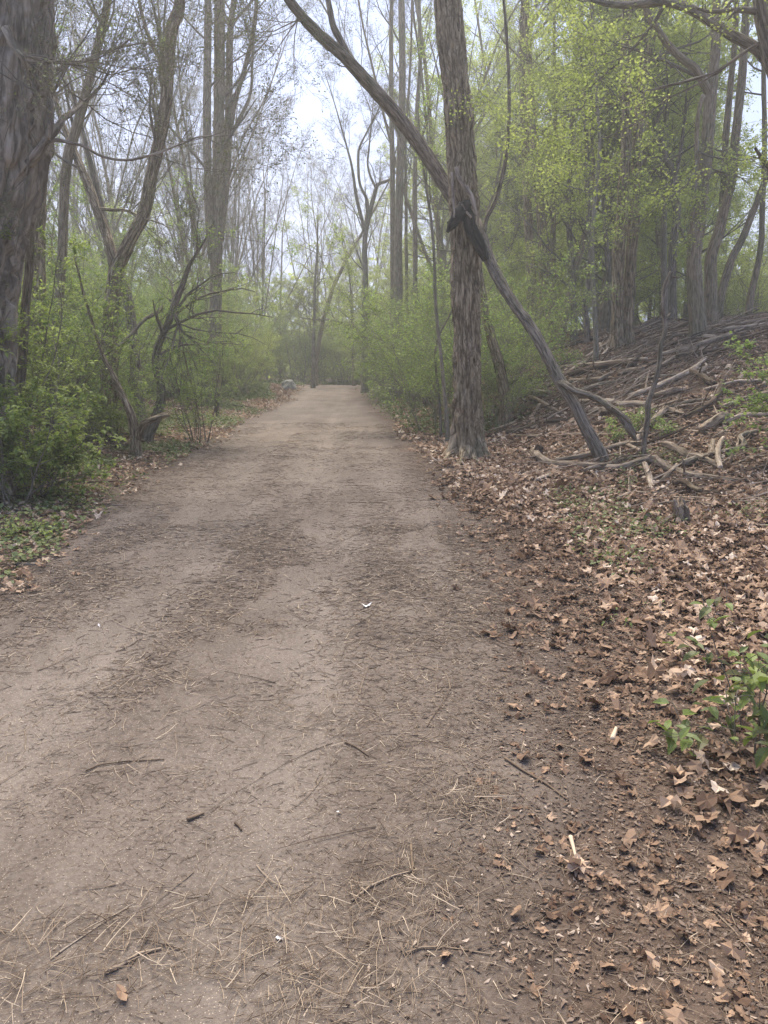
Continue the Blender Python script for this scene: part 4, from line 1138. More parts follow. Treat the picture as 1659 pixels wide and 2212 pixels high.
def bare_stems(seed, H, r, forks, lean=0.35, fh=(0.15, 0.5)):
    rg = np.random.default_rng(seed)
    w, rr = stem(rg, (0, 0, -0.1), 0, 0.03, H, r, 12, 0.05, 0.03)
    out = [(w, rr)]
    for k in range(forks):
        t = rg.uniform(*fh) * 12; i = int(t)
        out.append(stem(rg, w[i], rg.uniform(0, 6.28), rg.uniform(0.6, 1.3) * lean, H * (1 - t / 14), rr[i] * 0.62, 10, 0.06, 0.05))
    return out


G1 = "tall bare trees in the wood behind"
bareA = proto("bare_tree", "tall leafless tree with fine upswept twigs in the wood left and behind the path", "tree", G1, bare_stems(1, 14, 0.10, 4), 'bark_grey', 'leaf_bud', 'bare', 101, 3.0, 16, 0.2)
bareB = proto("bare_tree", "tall leafless tree with fine upswept twigs in the wood left and behind the path", "tree", G1, bare_stems(2, 13, 0.085, 6, 0.5, (0.1, 0.4)), 'bark_grey', 'leaf_red', 'bare', 103, 2.8, 13, 0.2)
G2 = "leafy young maples on the bank"
mapA = proto("maple_tree", "young maple in fresh yellow-green leaf in the wood on the right bank", "tree", G2, bare_stems(5, 9, 0.08, 2, 0.4, (0.15, 0.5)), 'bark_grey', 'leaf_maple', 'maple', 105, 2.4, 20, 0.07)
mapB = proto("maple_tree", "young maple in fresh yellow-green leaf in the wood on the right bank", "tree", G2, bare_stems(6, 12, 0.11, 2, 0.3, (0.2, 0.5)), 'bark_grey', 'leaf_maple', 'maple', 107, 2.8, 24, 0.08)


def shrub_stems(seed, n, H, r, lean=(0.1, 0.8)):
    rg = np.random.default_rng(seed)
    out = []
    for k in range(n):
        a = rg.uniform(0, 6.28)
        out.append(stem(rg, (0.22 * math.cos(a), 0.22 * math.sin(a), -0.08), a, rg.uniform(*lean), H * rg.uniform(0.6, 1.1), r * rg.uniform(0.6, 1.2), 9, 0.10, 0.02))
    return out


G3 = "fine-leaved shrubs lining the left of the path"
shA = proto("tall_shrub", "tall arching shrub with tiny fresh leaves in the thicket beside the path", "shrub", G3, shrub_stems(11, 9, 4.8, 0.02), 'bark_grey', 'leaf_fine', 'fine', 111, 1.6, 9, 0.15, 1.25, parts=("stems", "branches", "foliage"), S=7)
shB = proto("tall_shrub", "tall arching shrub with tiny fresh leaves in the thicket beside the path", "shrub", G3, shrub_stems(12, 8, 3.2, 0.016), 'twig', 'leaf_fine', 'fine', 113, 1.2, 8, 0.1, parts=("stems", "branches", "foliage"), S=7)
G4 = "thin whippy shrubs right of the path"
shC = proto("whippy_shrub", "thin whippy shrub with few small leaves growing between path and bank", "shrub", G4, shrub_stems(13, 11, 2.8, 0.010, (0.05, 0.6)), 'bark_pale', 'leaf_fine', 'fine', 117, 0.7, 5, 0.25, 0.5, parts=("stems", "branches", "foliage"), S=6)

rp = np.random.default_rng(77)


def zone(x, y):
    sx = 829.5 + F * x / y
    for lim, t in ((60, "behind the huge trunk at the left edge"), (180, "between the huge left trunk and the forked tree"), (300, "right behind the forked tree on the left"),
                   (440, "between the forked tree and the multi-trunk cluster"), (540, "around the tall multi-trunk cluster"), (660, "between the multi-trunk cluster and the path"),
                   (800, "beyond the end of the path"), (900, "by the close pair of tall trunks"), (1060, "behind the big furrowed tree"), (1250, "up the bank right of the big furrowed tree"),
                   (1420, "behind the twin trunks on the bank"), (1560, "behind the thick smooth tree on the bank")):
        if sx < lim: return t
    return "by the right edge on the ridge"



def put(protos, pts, s0=0.8, s1=1.2, sink=0.05, label=None, group=None):
    base_label = label
    for k, (x, y) in enumerate(pts):
        p = protos[k % len(protos)]
        s = rp.uniform(s0, s1)
        size = "small" if s < s0 + (s1 - s0) * 0.33 else ("medium-sized" if s < s0 + (s1 - s0) * 0.66 else "large")
        label = "%s %s, %s, %s" % (size, base_label, zone(x, y), "near" if y < 20 else ("further back" if y < 32 else "far back"))
        if group is None: group = protos[0]["group"]
        z = float(gz(x, y)) - sink
        if not p.get("_used"):
            p.location = (x, y, z); p.rotation_euler = (0, 0, rp.uniform(0, 6.28)); p.scale = (s, s, s); p["_used"] = 1
            if label: p["label"] = label
            if group: p["group"] = group
        else:
            c = copy_tree(p, (x, y, z), rp.uniform(0, 6.28), s, label, group)


def field(n, x0, x1, y0, y1, ok, mind):
    out = []
    for _ in range(n * 60):
        if len(out) >= n: break
        y = rp.uniform(y0, y1); x = rp.uniform(x0, x1)
        if abs(x) > 0.54 * y + 2.0 or not ok(x, y): continue
        if any((x - a) ** 2 + (y - b) ** 2 < mind ** 2 for a, b in out): continue
        out.append((x, y))
    return out


put([bareA, bareB], field(40, -26, 6, 19, 52, lambda x, y: x < ledge(y) - 2.0 or (x > redge(y) + 2 and y > 26) or y > 44, 2.1), 0.75, 1.25, label="leafless fine-twigged tree")
put([mapA, mapB], field(34, -0.5, 24, 18.5, 44, lambda x, y: x > redge(min(y, 30)) + 3.6 + max(0, 22 - y) * 0.3 and x < 0.41 * y, 1.8), 0.75, 1.2, label="fresh green maple")
put([mapA], field(12, -14, 3, 30, 50, lambda x, y: y > 37 or x < ledge(y) - 1.8, 2.2), 0.6, 0.9, label="pale green young maple", group="young maples at the far end of the path")
put([shA, shB], field(64, -20, -2, 10.5, 40, lambda x, y: x < ledge(y) - 2.2 and x > -0.56 * y - 1, 1.15), 0.75, 1.25, label="arching tiny-leaved shrub")
shD = proto("leafy_shrub", "x", "shrub", "fine-leaved shrubs at the foot of the bank", shrub_stems(15, 7, 3.2, 0.016), 'bark_pale', 'leaf_maple', 'fine', 119, 1.2, 8, 0.1, parts=("stems", "branches", "foliage"), S=7)
shE = proto("leafy_shrub", "x", "shrub", "shrubs beyond the bend", shrub_stems(16, 9, 4.4, 0.02), 'bark_pale', 'leaf_maple', 'fine', 121, 1.5, 8, 0.06, 1.2, parts=("stems", "branches", "foliage"), S=7)
put([shD], field(18, 3, 20, 25, 40, lambda x, y: x > redge(min(y, 30)) + 4.0, 2.0), 1.1, 1.7, label="bright green understory bush", group="understory bushes up on the bank")
put([shE], field(14, -10, -2, 23, 36, lambda x, y: ledge(y) - 4.5 < x < ledge(y) - 1.3 and 829.5 + F * x / y < 510, 1.5), 0.55, 0.9, label="light green verge shrub", group="light green shrubs on the far left verge")
put([shE], field(44, -14, 9, 35.5, 48, lambda x, y: y > 37, 1.5), 0.9, 1.4, label="leafy thicket shrub", group="shrubs beyond the bend")
put([shC], field(16, -1, 2.2, 12.5, 26, lambda x, y: redge(y) + 0.9 < x < redge(y) + 3.3, 0.8), 0.8, 1.25, label="thin whippy shrub")
put([shD], field(9, 0, 6, 18, 32, lambda x, y: redge(y) + 2.0 < x < redge(y) + 5.0, 1.4), 0.8, 1.2, label="fine-leaved bank shrub", group="fine-leaved shrubs at the foot of the bank")

# far wood: one mass
mb = MB()
n = 90000
a = rng.uniform(-0.75, 0.75, n); d = rng.uniform(50, 78, n)
X = np.sin(a) * d; Y = np.cos(a) * d
H = np.interp(a, [-0.75, -0.2, 0.1, 0.28, 0.38, 0.44, 0.75], [9, 7, 9, 14, 12, 5, 5])
Z = rng.uniform(0, 1, n) ** 1.3 * H
k = fbm(X * 0.35, Y * 0.35, Z * 0.45, 3) > 0.44 + 0.13 * Z / H
X, Y, Z = X[k], Y[k], Z[k]
mb.leaves(np.stack((X, Y, gz(X, Y) + Z), -1), rng, 0.42, flat_=0.4, asp=0.8)
tag(mb.build("far_woods", M['leaf_maple'], smooth=False), "hazy green mass of woodland closing the distance", "woods", kind='stuff')

# ------------------------------------------------------------------ nearer shrubs
def leafy(name, label, base, seed, n, H, r, lean, Lb, leafsize, leaf='leaf_near', n1=7, cat="shrub", nl=3, group=None, amp=1.0, az=None, stems_mat='twig'):
    rg = np.random.default_rng(seed)
    b = np.array((base[0], base[1], float(gz(base[0], base[1]))))
    root = empty(name, tuple(b))
    tb, bb, lb = MB(), MB(), MB(); PT, RR = [], []
    for k in range(n):
        a = rg.uniform(0, 6.28) if az is None else rg.normal(az, 0.7)
        w, r_ = stem(rg, b + np.array((0.12 * math.cos(a), 0.12 * math.sin(a), -0.06)), a, rg.uniform(*lean), H * rg.uniform(0.6, 1.1), r * rg.uniform(0.6, 1.2), 9, 0.10, 0.0)
        bark_tube(tb, w, r_, S=8, step=0.12, seed=seed + k)
        q, qr, _ = resample(w, r_, 20); PT.append(q); RR.append(qr)
    PT, RR = np.stack(PT), np.stack(RR)
    a, ar = spawn(PT, RR, rg, n1, 0.12, 0.98, 50, 0, 7, up=0.02, wig=0.12, rr=0.45, Labs=Lb, taper=0.4, tip=0.3, droop=0.1)
    c, cr = spawn(a, ar, rg, 5, 0.1, 1, 48, 0.5, 5, up=0.0, wig=0.13, rr=0.5, Lmin=0.12)
    bb.tubes(a, ar, 5); bb.tubes(c, np.minimum(cr, 0.0025), 3)
    lb.leaves(along(c, rg, int(nl * 3), 0.012, 0.05), rg, leafsize, flat_=0.72, asp=0.55, six=True, droop=0.1)
    lb.leaves(along(a, rg, int(nl * 2), 0.012, 0.3), rg, leafsize * 0.9, flat_=0.72, asp=0.55, six=True, droop=0.1)
    tb.build("stems", M[stems_mat], root); bb.build("branches", M['twig'], root); lb.build("foliage", M[leaf], root, smooth=False)
    return tag(root, label, cat, group)


def XY(x, Y):
    p = P(x, 900, Y); return (p[0], Y)


leafy("green_shrub", "bright green leafy shrub in front of the slim dark tree at the left edge", XY(45, 7.5), 201, 7, 1.25, 0.013, (0.1, 0.6), 0.62, 0.06, n1=9, nl=4)
leafy("green_shrub", "low green shrub at the foot of the huge trunk, touching the left edge", XY(10, 7.2), 203, 6, 1.3, 0.012, (0.1, 0.8), 0.7, 0.06, n1=8, nl=4)
leafy("green_shrub", "tall green shrub with broad sprays in front of the grey furrowed tree", XY(20, 9.0), 205, 8, 2.7, 0.018, (0.1, 0.6), 0.9, 0.06, n1=10, nl=4)
leafy("green_shrub", "green shrub with long sprays reaching right, left of the broken stump", XY(60, 11.0), 207, 7, 2.8, 0.016, (0.1, 0.6), 0.95, 0.055, n1=10, nl=4, az=0.2)
leafy("green_shrub", "low leafy green bush growing around the broken stump", XY(215, 12.2), 209, 8, 0.95, 0.010, (0.2, 0.7), 0.4, 0.05, n1=8, nl=4)
leafy("green_shrub", "dull green shrub behind the crooked dark tree on the left", XY(240, 14.2), 211, 8, 2.6, 0.016, (0.1, 0.8), 1.0, 0.045, leaf='leaf_fine', n1=10, nl=4)
leafy("whippy_shrub", "upright many-stemmed shrub standing alone on the left verge beyond the broken stump", XY(430, 12.6), 213, 12, 2.3, 0.009, (0.05, 0.45), 0.5, 0.035, leaf='leaf_fine', n1=6, nl=3)
leafy("green_shrub", "green shrub in the corner between the huge trunk and the slim dark tree", XY(-10, 9.5), 215, 7, 3.0, 0.018, (0.1, 0.7), 1.0, 0.06, n1=9, nl=4)
leafy("ivy_bush", "small dull green bush clinging under the broken dark limb among the branches", tuple(G(1385, 940)[:2]), 217, 8, 0.42, 0.005, (0.2, 1.1), 0.2, 0.04, leaf='leaf_fine', n1=5, nl=3, cat="bush")
leafy("ridge_shrub", "green leafed shrub leaning in at the right edge above the fallen branches", (4.75, 8.0), 219, 5, 1.5, 0.012, (0.1, 0.6), 0.8, 0.06, leaf='leaf_fine', n1=7, nl=3, az=2.8)
# weeds clumps one can tell apart
for k, (x, y, lab) in enumerate(((50, 1165, "small clump of round green leaves on the left verge near the picture's edge"), (185, 1030, "small green tuft on the left verge below the green shrub"), (1340, 1330, "single small sprout with round leaves among the dead leaves on the right"))):
    g = G(x, y)
    leafy("sprout", lab, (g[0], g[1]), 231 + k, (6, 6, 2)[k], (0.13, 0.16, 0.05)[k], 0.002, (0.2, 1.1), (0.09, 0.09, 0.02)[k], (0.05, 0.05, 0.024)[k], n1=3, nl=1, cat="sprout")
# sprig close to the camera on the right
leafy("twig_sprig", "blurred-looking green leafy sprig reaching in from the right edge over the dead leaves", (1.50, 2.62), 241, 5, 0.8, 0.004, (0.1, 0.6), 0.22, 0.075, leaf='leaf_sprig', n1=3, nl=0.7, cat="sprig", az=2.9)


# ------------------------------------------------------------------ fallen logs and branches
def log(pts, mat, label, name="fallen_branch", cat="fallen branch", lifts=None, amp=0.006, seed=None, branches=(), S=16, wob=0.08):
    w, r = [], []
    for k, (x, y, rd) in enumerate(pts):
        p = G(x, y)
        if w and abs(p[1] - w[-1][1]) > 1.0:
            yy = w[-1][1] + math.copysign(0.35, p[1] - w[-1][1]); q = P(x, y, yy); p = np.array((q[0], yy, float(gz(q[0], yy))))
        rr = rad(y, rd, p[1]) * 1.08
        p[2] += rr * 0.8 + (lifts[k] * 0.8 if lifts else 0)
        w.append(p); r.append(rr)
    mb = MB()
    seed = seed if seed is not None else pts[0][0] * 0.37 + pts[0][1]
    r = [r[0] * 0.9] + r[1:]
    bark_tube(mb, w, r, S=S, step=0.04, amp=amp, fu=4, fl=1.6, seed=seed, wob=wob)
    root = mb.build(name, M[mat], loc=tuple(w[0]))
    rg = np.random.default_rng(int(seed * 10) % 99991)
    # snapped side twigs grow out of it
    q, qr, ln = resample(w, r, 20)
    if ln > 0.7:
        a, ar = spawn(q[None], qr[None], rg, int(2 + ln * 1.6), 0.1, 0.95, 45, 0, 5, up=0.1, wig=0.15, rr=0.35, Labs=0.35, taper=0.2, tip=0.3)
        tb = MB(); tb.tubes(a, ar, 5)
        root["_o"] = [float(v) for v in w[0]]
        tb.build("side_twigs", M[mat], root)
    return tag(root, label, cat)


D = 1106


def c6(pts):
    return [(1106 + x / 3, 553 + y / 3, r) for x, y, r in pts]


LOGS = [
    ([(150, 1300, 10), (185, 1340, 9), (240, 1365, 7.5), (380, 1382, 6.5), (520, 1392, 6.5), (700, 1400, 6), (780, 1380, 6.5), (850, 1362, 8), (905, 1358, 9), (950, 1378, 8), (1050, 1415, 7), (1130, 1435, 7), (1300, 1462, 7), (1420, 1470, 5), (1560, 1475, 3)], 'deadwood', "long crooked grey log lying across the front of the branch pile", [0.06, 0.02] + [0] * 13, "fallen_log"),
    ([(270, 1362, 5), (360, 1350, 5), (450, 1338, 5), (520, 1312, 5), (600, 1288, 5), (680, 1262, 5), (745, 1246, 5), (820, 1240, 4), (892, 1228, 3)], 'deadwood', "smooth brown branch slanting up from the front log's left end", [.06] * 9, None),
    ([(740, 1250, 4.5), (790, 1272, 4), (850, 1300, 3.5)], 'deadwood', "short forked offshoot right of the slanting smooth branch", [.05] * 3, None),
    ([(490, 1450, 3), (570, 1405, 3.5), (650, 1370, 3.5), (720, 1345, 3.5), (780, 1330, 3.5), (905, 1312, 2.5)], 'deadwood', "straight thin branch resting on the front log's middle", [.08] * 6, None),
    ([(795, 1235, 6), (815, 1200, 6), (850, 1168, 6), (900, 1125, 5.5), (950, 1095, 5), (985, 1072, 4)], 'deadwood', "short thick greyish limb propped up under the dead dark sapling", [.02, .04, .08, .12, .15, .18], None),
    ([(960, 1265, 5), (1010, 1275, 7), (1060, 1295, 8), (1120, 1325, 8), (1190, 1345, 8), (1260, 1362, 7), (1350, 1392, 4)], 'deadwood', "shaggy rotten log with peeling bark behind the long front log", [.05] * 7, "fallen_log"),
    ([(750, 955, 5), (850, 915, 5.5), (950, 872, 6), (1040, 830, 6.5), (1110, 800, 6.5), (1170, 775, 6.5), (1210, 735, 4.5), (1262, 688, 3)], 'deadwood_pale', "pale smooth log rising to the right across the slope's middle", [.06] * 8, "fallen_log"),
    ([(1150, 785, 8), (1200, 795, 6.5), (1260, 825, 6), (1330, 862, 5.5)], 'deadwood_dark', "dark knobbly limb forking right off the pale rising log", [.08, .08, .05, .03], None),
    ([(455, 952, 4.5), (560, 955, 5), (650, 962, 6), (710, 985, 7), (790, 985, 7), (868, 995, 6)], 'deadwood_pale', "bleached log with torn hollow end below the pale rising log", [.05] * 6, "fallen_log"),
    ([(890, 950, 5), (980, 935, 7), (1060, 912, 6), (1128, 900, 3)], 'deadwood', "short striped grey log right of the dead sapling", [.03] * 4, "fallen_log"),
    ([(330, 745, 2.5), (450, 735, 3), (600, 730, 3.5), (720, 722, 4), (860, 715, 4)], 'deadwood_pale', "long pale pole lying level on the upper slope, topmost", [.1] * 5, None),
    ([(370, 795, 6), (470, 775, 7), (580, 762, 7), (700, 742, 7), (790, 738, 6)], 'deadwood_dark', "thick dark log lying level just under the topmost pale pole", [.05] * 5, "fallen_log"),
    ([(690, 790, 5), (770, 772, 5.5), (860, 765, 5)], 'deadwood', "short cut log right of the thick dark level log", [.04] * 3, "fallen_log"),
    ([(-20, 860, 4), (60, 838, 5), (150, 820, 6), (250, 808, 5)], 'deadwood_dark', "dark log behind the leaning tree on the big tree's right side, upper one", [.06] * 4, "fallen_log"),
    ([(-30, 900, 4), (50, 880, 4), (150, 865, 4), (220, 850, 4)], 'deadwood', "thin grey log just under the dark upper log behind the leaning tree", [.04] * 4, None),
    ([(120, 905, 3), (180, 910, 3.5), (250, 916, 4)], 'deadwood_pale', "short pale cut log with its round end facing right behind the leaning tree", [.05] * 3, "fallen_log"),
    ([(380, 835, 4.5), (450, 828, 5), (520, 822, 5), (600, 818, 4)], 'deadwood', "grey log right of the leaning tree below the thick dark level log", [.05] * 4, "fallen_log"),
    ([(1355, 1015, 3.5), (1430, 995, 4.5), (1510, 970, 5), (1600, 950, 5), (1680, 930, 5)], 'deadwood', "smooth lilac-grey log running off the right edge", [.05] * 5, "fallen_log"),
    ([(960, 1020, 5), (1020, 1035, 5), (1110, 1058, 4)], 'deadwood', "short brown log end right of the dead sapling's foot", [.06] * 3, "fallen_log"),
    ([(1120, 1062, 3), (1200, 1040, 4.5), (1280, 1000, 5), (1340, 950, 5), (1390, 895, 4.5)], 'deadwood_dark', "dark twisted branch curving up towards the right edge shrub", [.03, .05, .08, .15, .25], None),
    ([(670, 1590, 3.5), (720, 1572, 4.5), (780, 1553, 5), (850, 1552, 5), (920, 1550, 5), (975, 1540, 5.5), (1030, 1528, 5)], 'deadwood', "grey bent branch lying in front of the long log, left of the small stump", [.02] * 7, None),
    ([(1020, 1530, 5), (1060, 1518, 5.5), (1110, 1532, 5.5), (1160, 1560, 5), (1225, 1590, 4)], 'deadwood_dark', "dark knotty branch arching over the small stump", [.08] * 5, None),
    ([(840, 1400, 4.5), (865, 1440, 5.5), (885, 1490, 6), (905, 1540, 5.5)], 'deadwood_pale', "short bleached branch pointing towards the camera from the front log", [.07, .05, .03, .02], None),
    ([(960, 1480, 4), (1010, 1440, 4.5), (1070, 1400, 4)], 'deadwood', "short grey branch leaning on the front log right of the bleached one", [.02, .05, .1], None),
    ([(1365, 1215, 4), (1335, 1260, 5), (1322, 1310, 5.5), (1330, 1370, 5.5), (1342, 1415, 4.5)], 'deadwood_pale', "bleached curved branch pointing at the camera near the right edge", [.03] * 5, None),
    ([(1290, 1225, 5), (1280, 1270, 6), (1275, 1315, 5)], 'deadwood', "short splintered stick beside the bleached curved branch", [.03] * 3, None),
    ([(1475, 1212, 3), (1455, 1270, 3), (1448, 1330, 3), (1470, 1385, 3)], 'deadwood_pale', "thin bleached stick furthest right pointing at the camera", [.02] * 4, None),
    ([(160, 1480, 3.5), (200, 1450, 4), (242, 1422, 3.5)], 'deadwood_pale', "small pale stick left of the front log on the dry leaves", [.02] * 3, None),
    ([(235, 1425, 3), (330, 1445, 3.5), (420, 1458, 3.5), (490, 1462, 2.5)], 'deadwood', "thin brown stick under the front log's left half", [.01] * 4, None),
    ([(478, 1475, 3), (462, 1510, 3.5), (455, 1548, 3)], 'deadwood', "little upright-looking stick on the dry leaves before the front log", [.01] * 3, None),
    ([(110, 930, 3), (150, 960, 3.5), (200, 985, 4), (260, 1005, 3.5), (310, 1030, 2.5)], 'deadwood', "grey crooked branch left of the leaning tree's lower half", [.1, .12, .1, .06, .03], None),
    ([(120, 1070, 2.5), (150, 1030, 3), (180, 1000, 3.5)], 'deadwood', "short side branch under the grey crooked branch", [.02, .04, .1], None),
    ([(500, 1045, 5), (540, 1030, 5), (600, 1040, 5), (660, 1052, 4), (720, 1062, 3)], 'deadwood', "weathered log just right of the leaning tree's trunk", [.05] * 5, "fallen_log"),
    ([(420, 930, 3), (500, 900, 3), (560, 880, 3)], 'deadwood', "thin branch crossing behind the broken dark limb", [.1] * 3, None),
    ([(270, 625, 3), (360, 605, 5), (450, 580, 6), (520, 562, 6), (580, 545, 4)], 'deadwood_dark', "dark log high on the slope left of the twin trunks", [.05] * 5, "fallen_log"),
    ([(395, 560, 3), (430, 525, 4), (470, 495, 4.5)], 'deadwood_dark', "short dark slanting log near the top left of the slope", [.1] * 3, None),
    ([(490, 680, 3), (560, 640, 3), (620, 610, 3), (680, 570, 3), (700, 525, 2.5)], 'deadwood_pale', "pale thin branch reaching up to the twin trunks' foot", [.06, .08, .1, .15, .25], None),
    ([(820, 505, 5), (880, 480, 9), (940, 450, 11), (985, 425, 8)], 'deadwood_dark', "dark root mass of an overturned tree right of the twin trunks", [.05] * 4, "root_mass"),
    ([(970, 665, 4), (1080, 640, 5), (1200, 615, 6), (1320, 590, 6), (1420, 560, 5)], 'deadwood', "long grey log along the top of the brushwood on the ridge", [.1] * 5, "fallen_log"),
    ([(1060, 700, 4), (1180, 668, 4), (1300, 650, 4), (1400, 640, 3)], 'deadwood_dark', "dark log just under the long ridge log", [.1] * 4, "fallen_log"),
    ([(1250, 575, 5), (1320, 582, 4.5)], 'deadwood_pale', "short sawn-off pale log end on the ridge", [.15] * 2, "fallen_log"),
    ([(1240, 905, 3), (1330, 880, 3), (1450, 850, 3.5), (1560, 845, 4), (1680, 830, 4)], 'deadwood_pale', "pale thin log crossing to the right edge above the lilac-grey log", [.06] * 5, None),
    ([(0, 1190, 2.5), (120, 1188, 3), (250, 1172, 3), (370, 1158, 2.5)], 'deadwood', "thin straight branch lying level left of the leaning tree's foot", [.02] * 4, None),
    ([(900, 1640, 2.5), (1000, 1622, 2.8), (1100, 1618, 3), (1200, 1630, 3), (1300, 1640, 2.2)], 'deadwood', "thin twig arching before the small stump", [.03] * 5, None),
]
for pts, mat, lab, lf, nm in LOGS:
    n_ = nm or "fallen_branch"
    log(c6(pts), mat, lab, n_, n_.replace("_", " "), lf, amp=0.012 if 'log' in n_ else 0.006)
rq = np.random.default_rng(909)
ns = 0
while ns < 56:
    y = rq.uniform(8.3, 19); x = rq.uniform(1.0, 10)
    if not (rside(x, y) > 1.7 and abs(x) < 0.53 * y): continue
    L = rq.uniform(0.5, 2.2) * (1 + 0.03 * y); a = rq.normal(0.25, 0.55); r0 = rq.uniform(0.012, 0.042); N = 6
    w = []; px_, py_ = x, y
    for k in range(N):
        w.append(np.array((px_, py_, float(gz(px_, py_)) + r0 * 0.8 + 0.06 * rq.uniform(0, 1)))); a2 = a + rq.normal(0, 0.28)
        px_ += math.cos(a2) * L / N; py_ += math.sin(a2) * L / N
    r = list(r0 * np.linspace(1, rq.uniform(0.35, 0.8), N))
    mb = MB(); bark_tube(mb, w, r, S=10, step=0.06, amp=0.15 * r0, seed=ns * 3.3)
    m_ = ('deadwood', 'deadwood_dark', 'deadwood', 'bark_dark', 'deadwood_pale')[ns % 5]
    o_ = mb.build("fallen_branch", M[m_], loc=tuple(w[0]))
    q, qr, ln = resample(w, r, 16); o_["_o"] = [float(v) for v in w[0]]
    a3, ar = spawn(q[None], qr[None], rq, 4, 0.15, 0.95, 42, 0, 5, up=0.12, wig=0.2, rr=0.4, Labs=0.5, taper=0.3, tip=0.3)
    tb = MB(); tb.tubes(a3, ar, 5); tb.build("side_twigs", M[m_], o_)
    tag(o_, "%s %s branch, %s, %s" % ("thick" if r0 > 0.027 else "thin", {'deadwood': 'grey', 'deadwood_dark': 'rotten', 'bark_dark': 'dark', 'deadwood_pale': 'pale'}[m_], zone(x, y), "low on the slope" if y < 11.5 else ("halfway up" if y < 15 else "high up")), "fallen branch", "dead branches strewn over the slope")
    ns += 1
# bark slab
log(c6([(1240, 1170, 6), (1300, 1140, 10), (1360, 1108, 11), (1410, 1078, 8)]), 'deadwood', "broad slab of furrowed bark lying near the right edge", "bark_slab", "bark slab", [.03] * 4, amp=0.02)
log([(516, 850, 3), (506, 846, 3.5), (492, 840, 3.5), (480, 843, 3.5), (473, 850, 4)], 'deadwood', "arching grey log beside its post on the far left verge", "fallen_log", "fallen log", [.15, .3, .4, .35, .25], amp=0.006)
log([(523, 858, 3), (531, 854, 4), (540, 853, 3)], 'deadwood', "small grey sawn block on the far left verge", "fallen_log", "fallen log", [0.03] * 3, amp=0.004)
log([(395, 845, 5), (430, 846, 6), (465, 852, 6)], 'deadwood_dark', "dark log lying in the left thicket behind the upright shrub", "fallen_log", "fallen log", [0.05] * 3)
log([(230, 948, 5), (250, 958, 6), (266, 970, 6)], 'deadwood_dark', "dark rotten lump at the foot of the broken stump", "fallen_log", "fallen log", [0.03] * 3)
log([(74, 1062, 2), (96, 1032, 2.5), (130, 1025, 2.5), (170, 1003, 1.5)], 'deadwood', "bent thin branch arching out of the green shrub on the left", "fallen_branch", "fallen branch", [.02, .12, .2, .3])
log([(228, 1092, 1.6), (260, 1094, 2.6), (312, 1093, 1.4)], 'deadwood', "flat stick lying alone at the path's left border", "fallen_branch", "fallen branch", [0] * 3, amp=0.002)
log([(0, 1206, 2.4), (30, 1220, 2.6), (60, 1223, 3), (94, 1224, 2)], 'deadwood_pale', "pale stick at the left edge of the picture beside the path", "fallen_branch", "fallen branch", [0.01] * 4, amp=0.002)
log([(44, 1185, 2.4), (80, 1165, 2.4), (128, 1148, 2)], 'deadwood_pale', "pale slanting stick on the left verge above the other pale stick", "fallen_branch", "fallen branch", [0.02] * 3, amp=0.002)

# post and stump
def upright(name, label, cat, x, y, r, h, mat, seed, amp=0.012, flare=0.5, lean=(0, 0), jag=0.3):
    p = G(x, y); rr = rad(y, r, p[1])
    mb = MB()
    bark_tube(mb, [p + (0, 0, -0.1), p + (lean[0] * .3, lean[1] * .3, h * 0.5), p + (lean[0], lean[1], h * 0.93), p + (lean[0] * 1.05, lean[1], h)], [rr, rr * 0.95, rr * 0.85, rr * 0.5], S=48, step=0.015, amp=amp, fu=4, seed=seed, flare=flare, flare_h=0.08)
    V = mb.v[0]; a_ = np.arctan2(V[:, 1] - p[1], V[:, 0] - p[0]); t_ = np.clip((V[:, 2] - p[2]) / h, 0, 1)
    V[:, 2] -= jag * h * t_ ** 2 * noise3(np.cos(a_) * 2.5 + seed, np.sin(a_) * 2.5, V[:, 0] * 15)
    return tag(mb.build(name, M[mat], loc=tuple(p)), label, cat)


upright("tree_stump", "small broken grey stump standing in the dry leaves before the branch pile", "stump", 1473, 1128, 14, 0.27, 'deadwood', 301, 0.022, 0.9, (-0.03, 0), 0.7)
upright("old_post", "short dark weathered post on the far left verge", "post", 470, 905, 4.5, 0.62, 'deadwood_dark', 303, 0.006, 0.2)
upright("rotten_stump", "low rotten hollow stump at the foot of the bank left of the big tree", "stump", 925, 880, 12, 0.34, 'deadwood_dark', 305, 0.02, 0.6)
upright("burl", "dark upturned burl at the left end of the front log", "burl", 1160, 990, 9, 0.22, 'deadwood_dark', 307, 0.02, 0.2, (0.03, 0))

# boulder
g = G(625, 841)
nu, nv = 40, 24
U_, V_ = np.meshgrid(np.linspace(0, 2 * math.pi, nu, endpoint=False), np.linspace(0.02, math.pi * 0.6, nv))
dx, dy, dz = np.cos(U_) * np.sin(V_), np.sin(U_) * np.sin(V_), np.cos(V_)
rr = 1 + 0.35 * (fbm(dx * 1.4 + 9, dy * 1.4, dz * 1.4, 3) - 0.5) * 2
sc = rad(841, 17, g[1])
X = g[0] + dx * rr * sc; Y = g[1] + dy * rr * sc; Z = g[2] + dz * rr * sc * 1.15
mb = MB(); i = np.arange(nv - 1)[:, None] * nu; j = np.arange(nu)[None, :]
mb.add(np.stack((X, Y, Z), -1), f4=np.stack((i + j, i + nu + j, i + nu + (j + 1) % nu, i + (j + 1) % nu), -1).reshape(-1, 4))
tag(mb.build("boulder", M['rock'], loc=tuple(g), smooth=False), "grey boulder on the left verge at the far end of the path", "boulder")


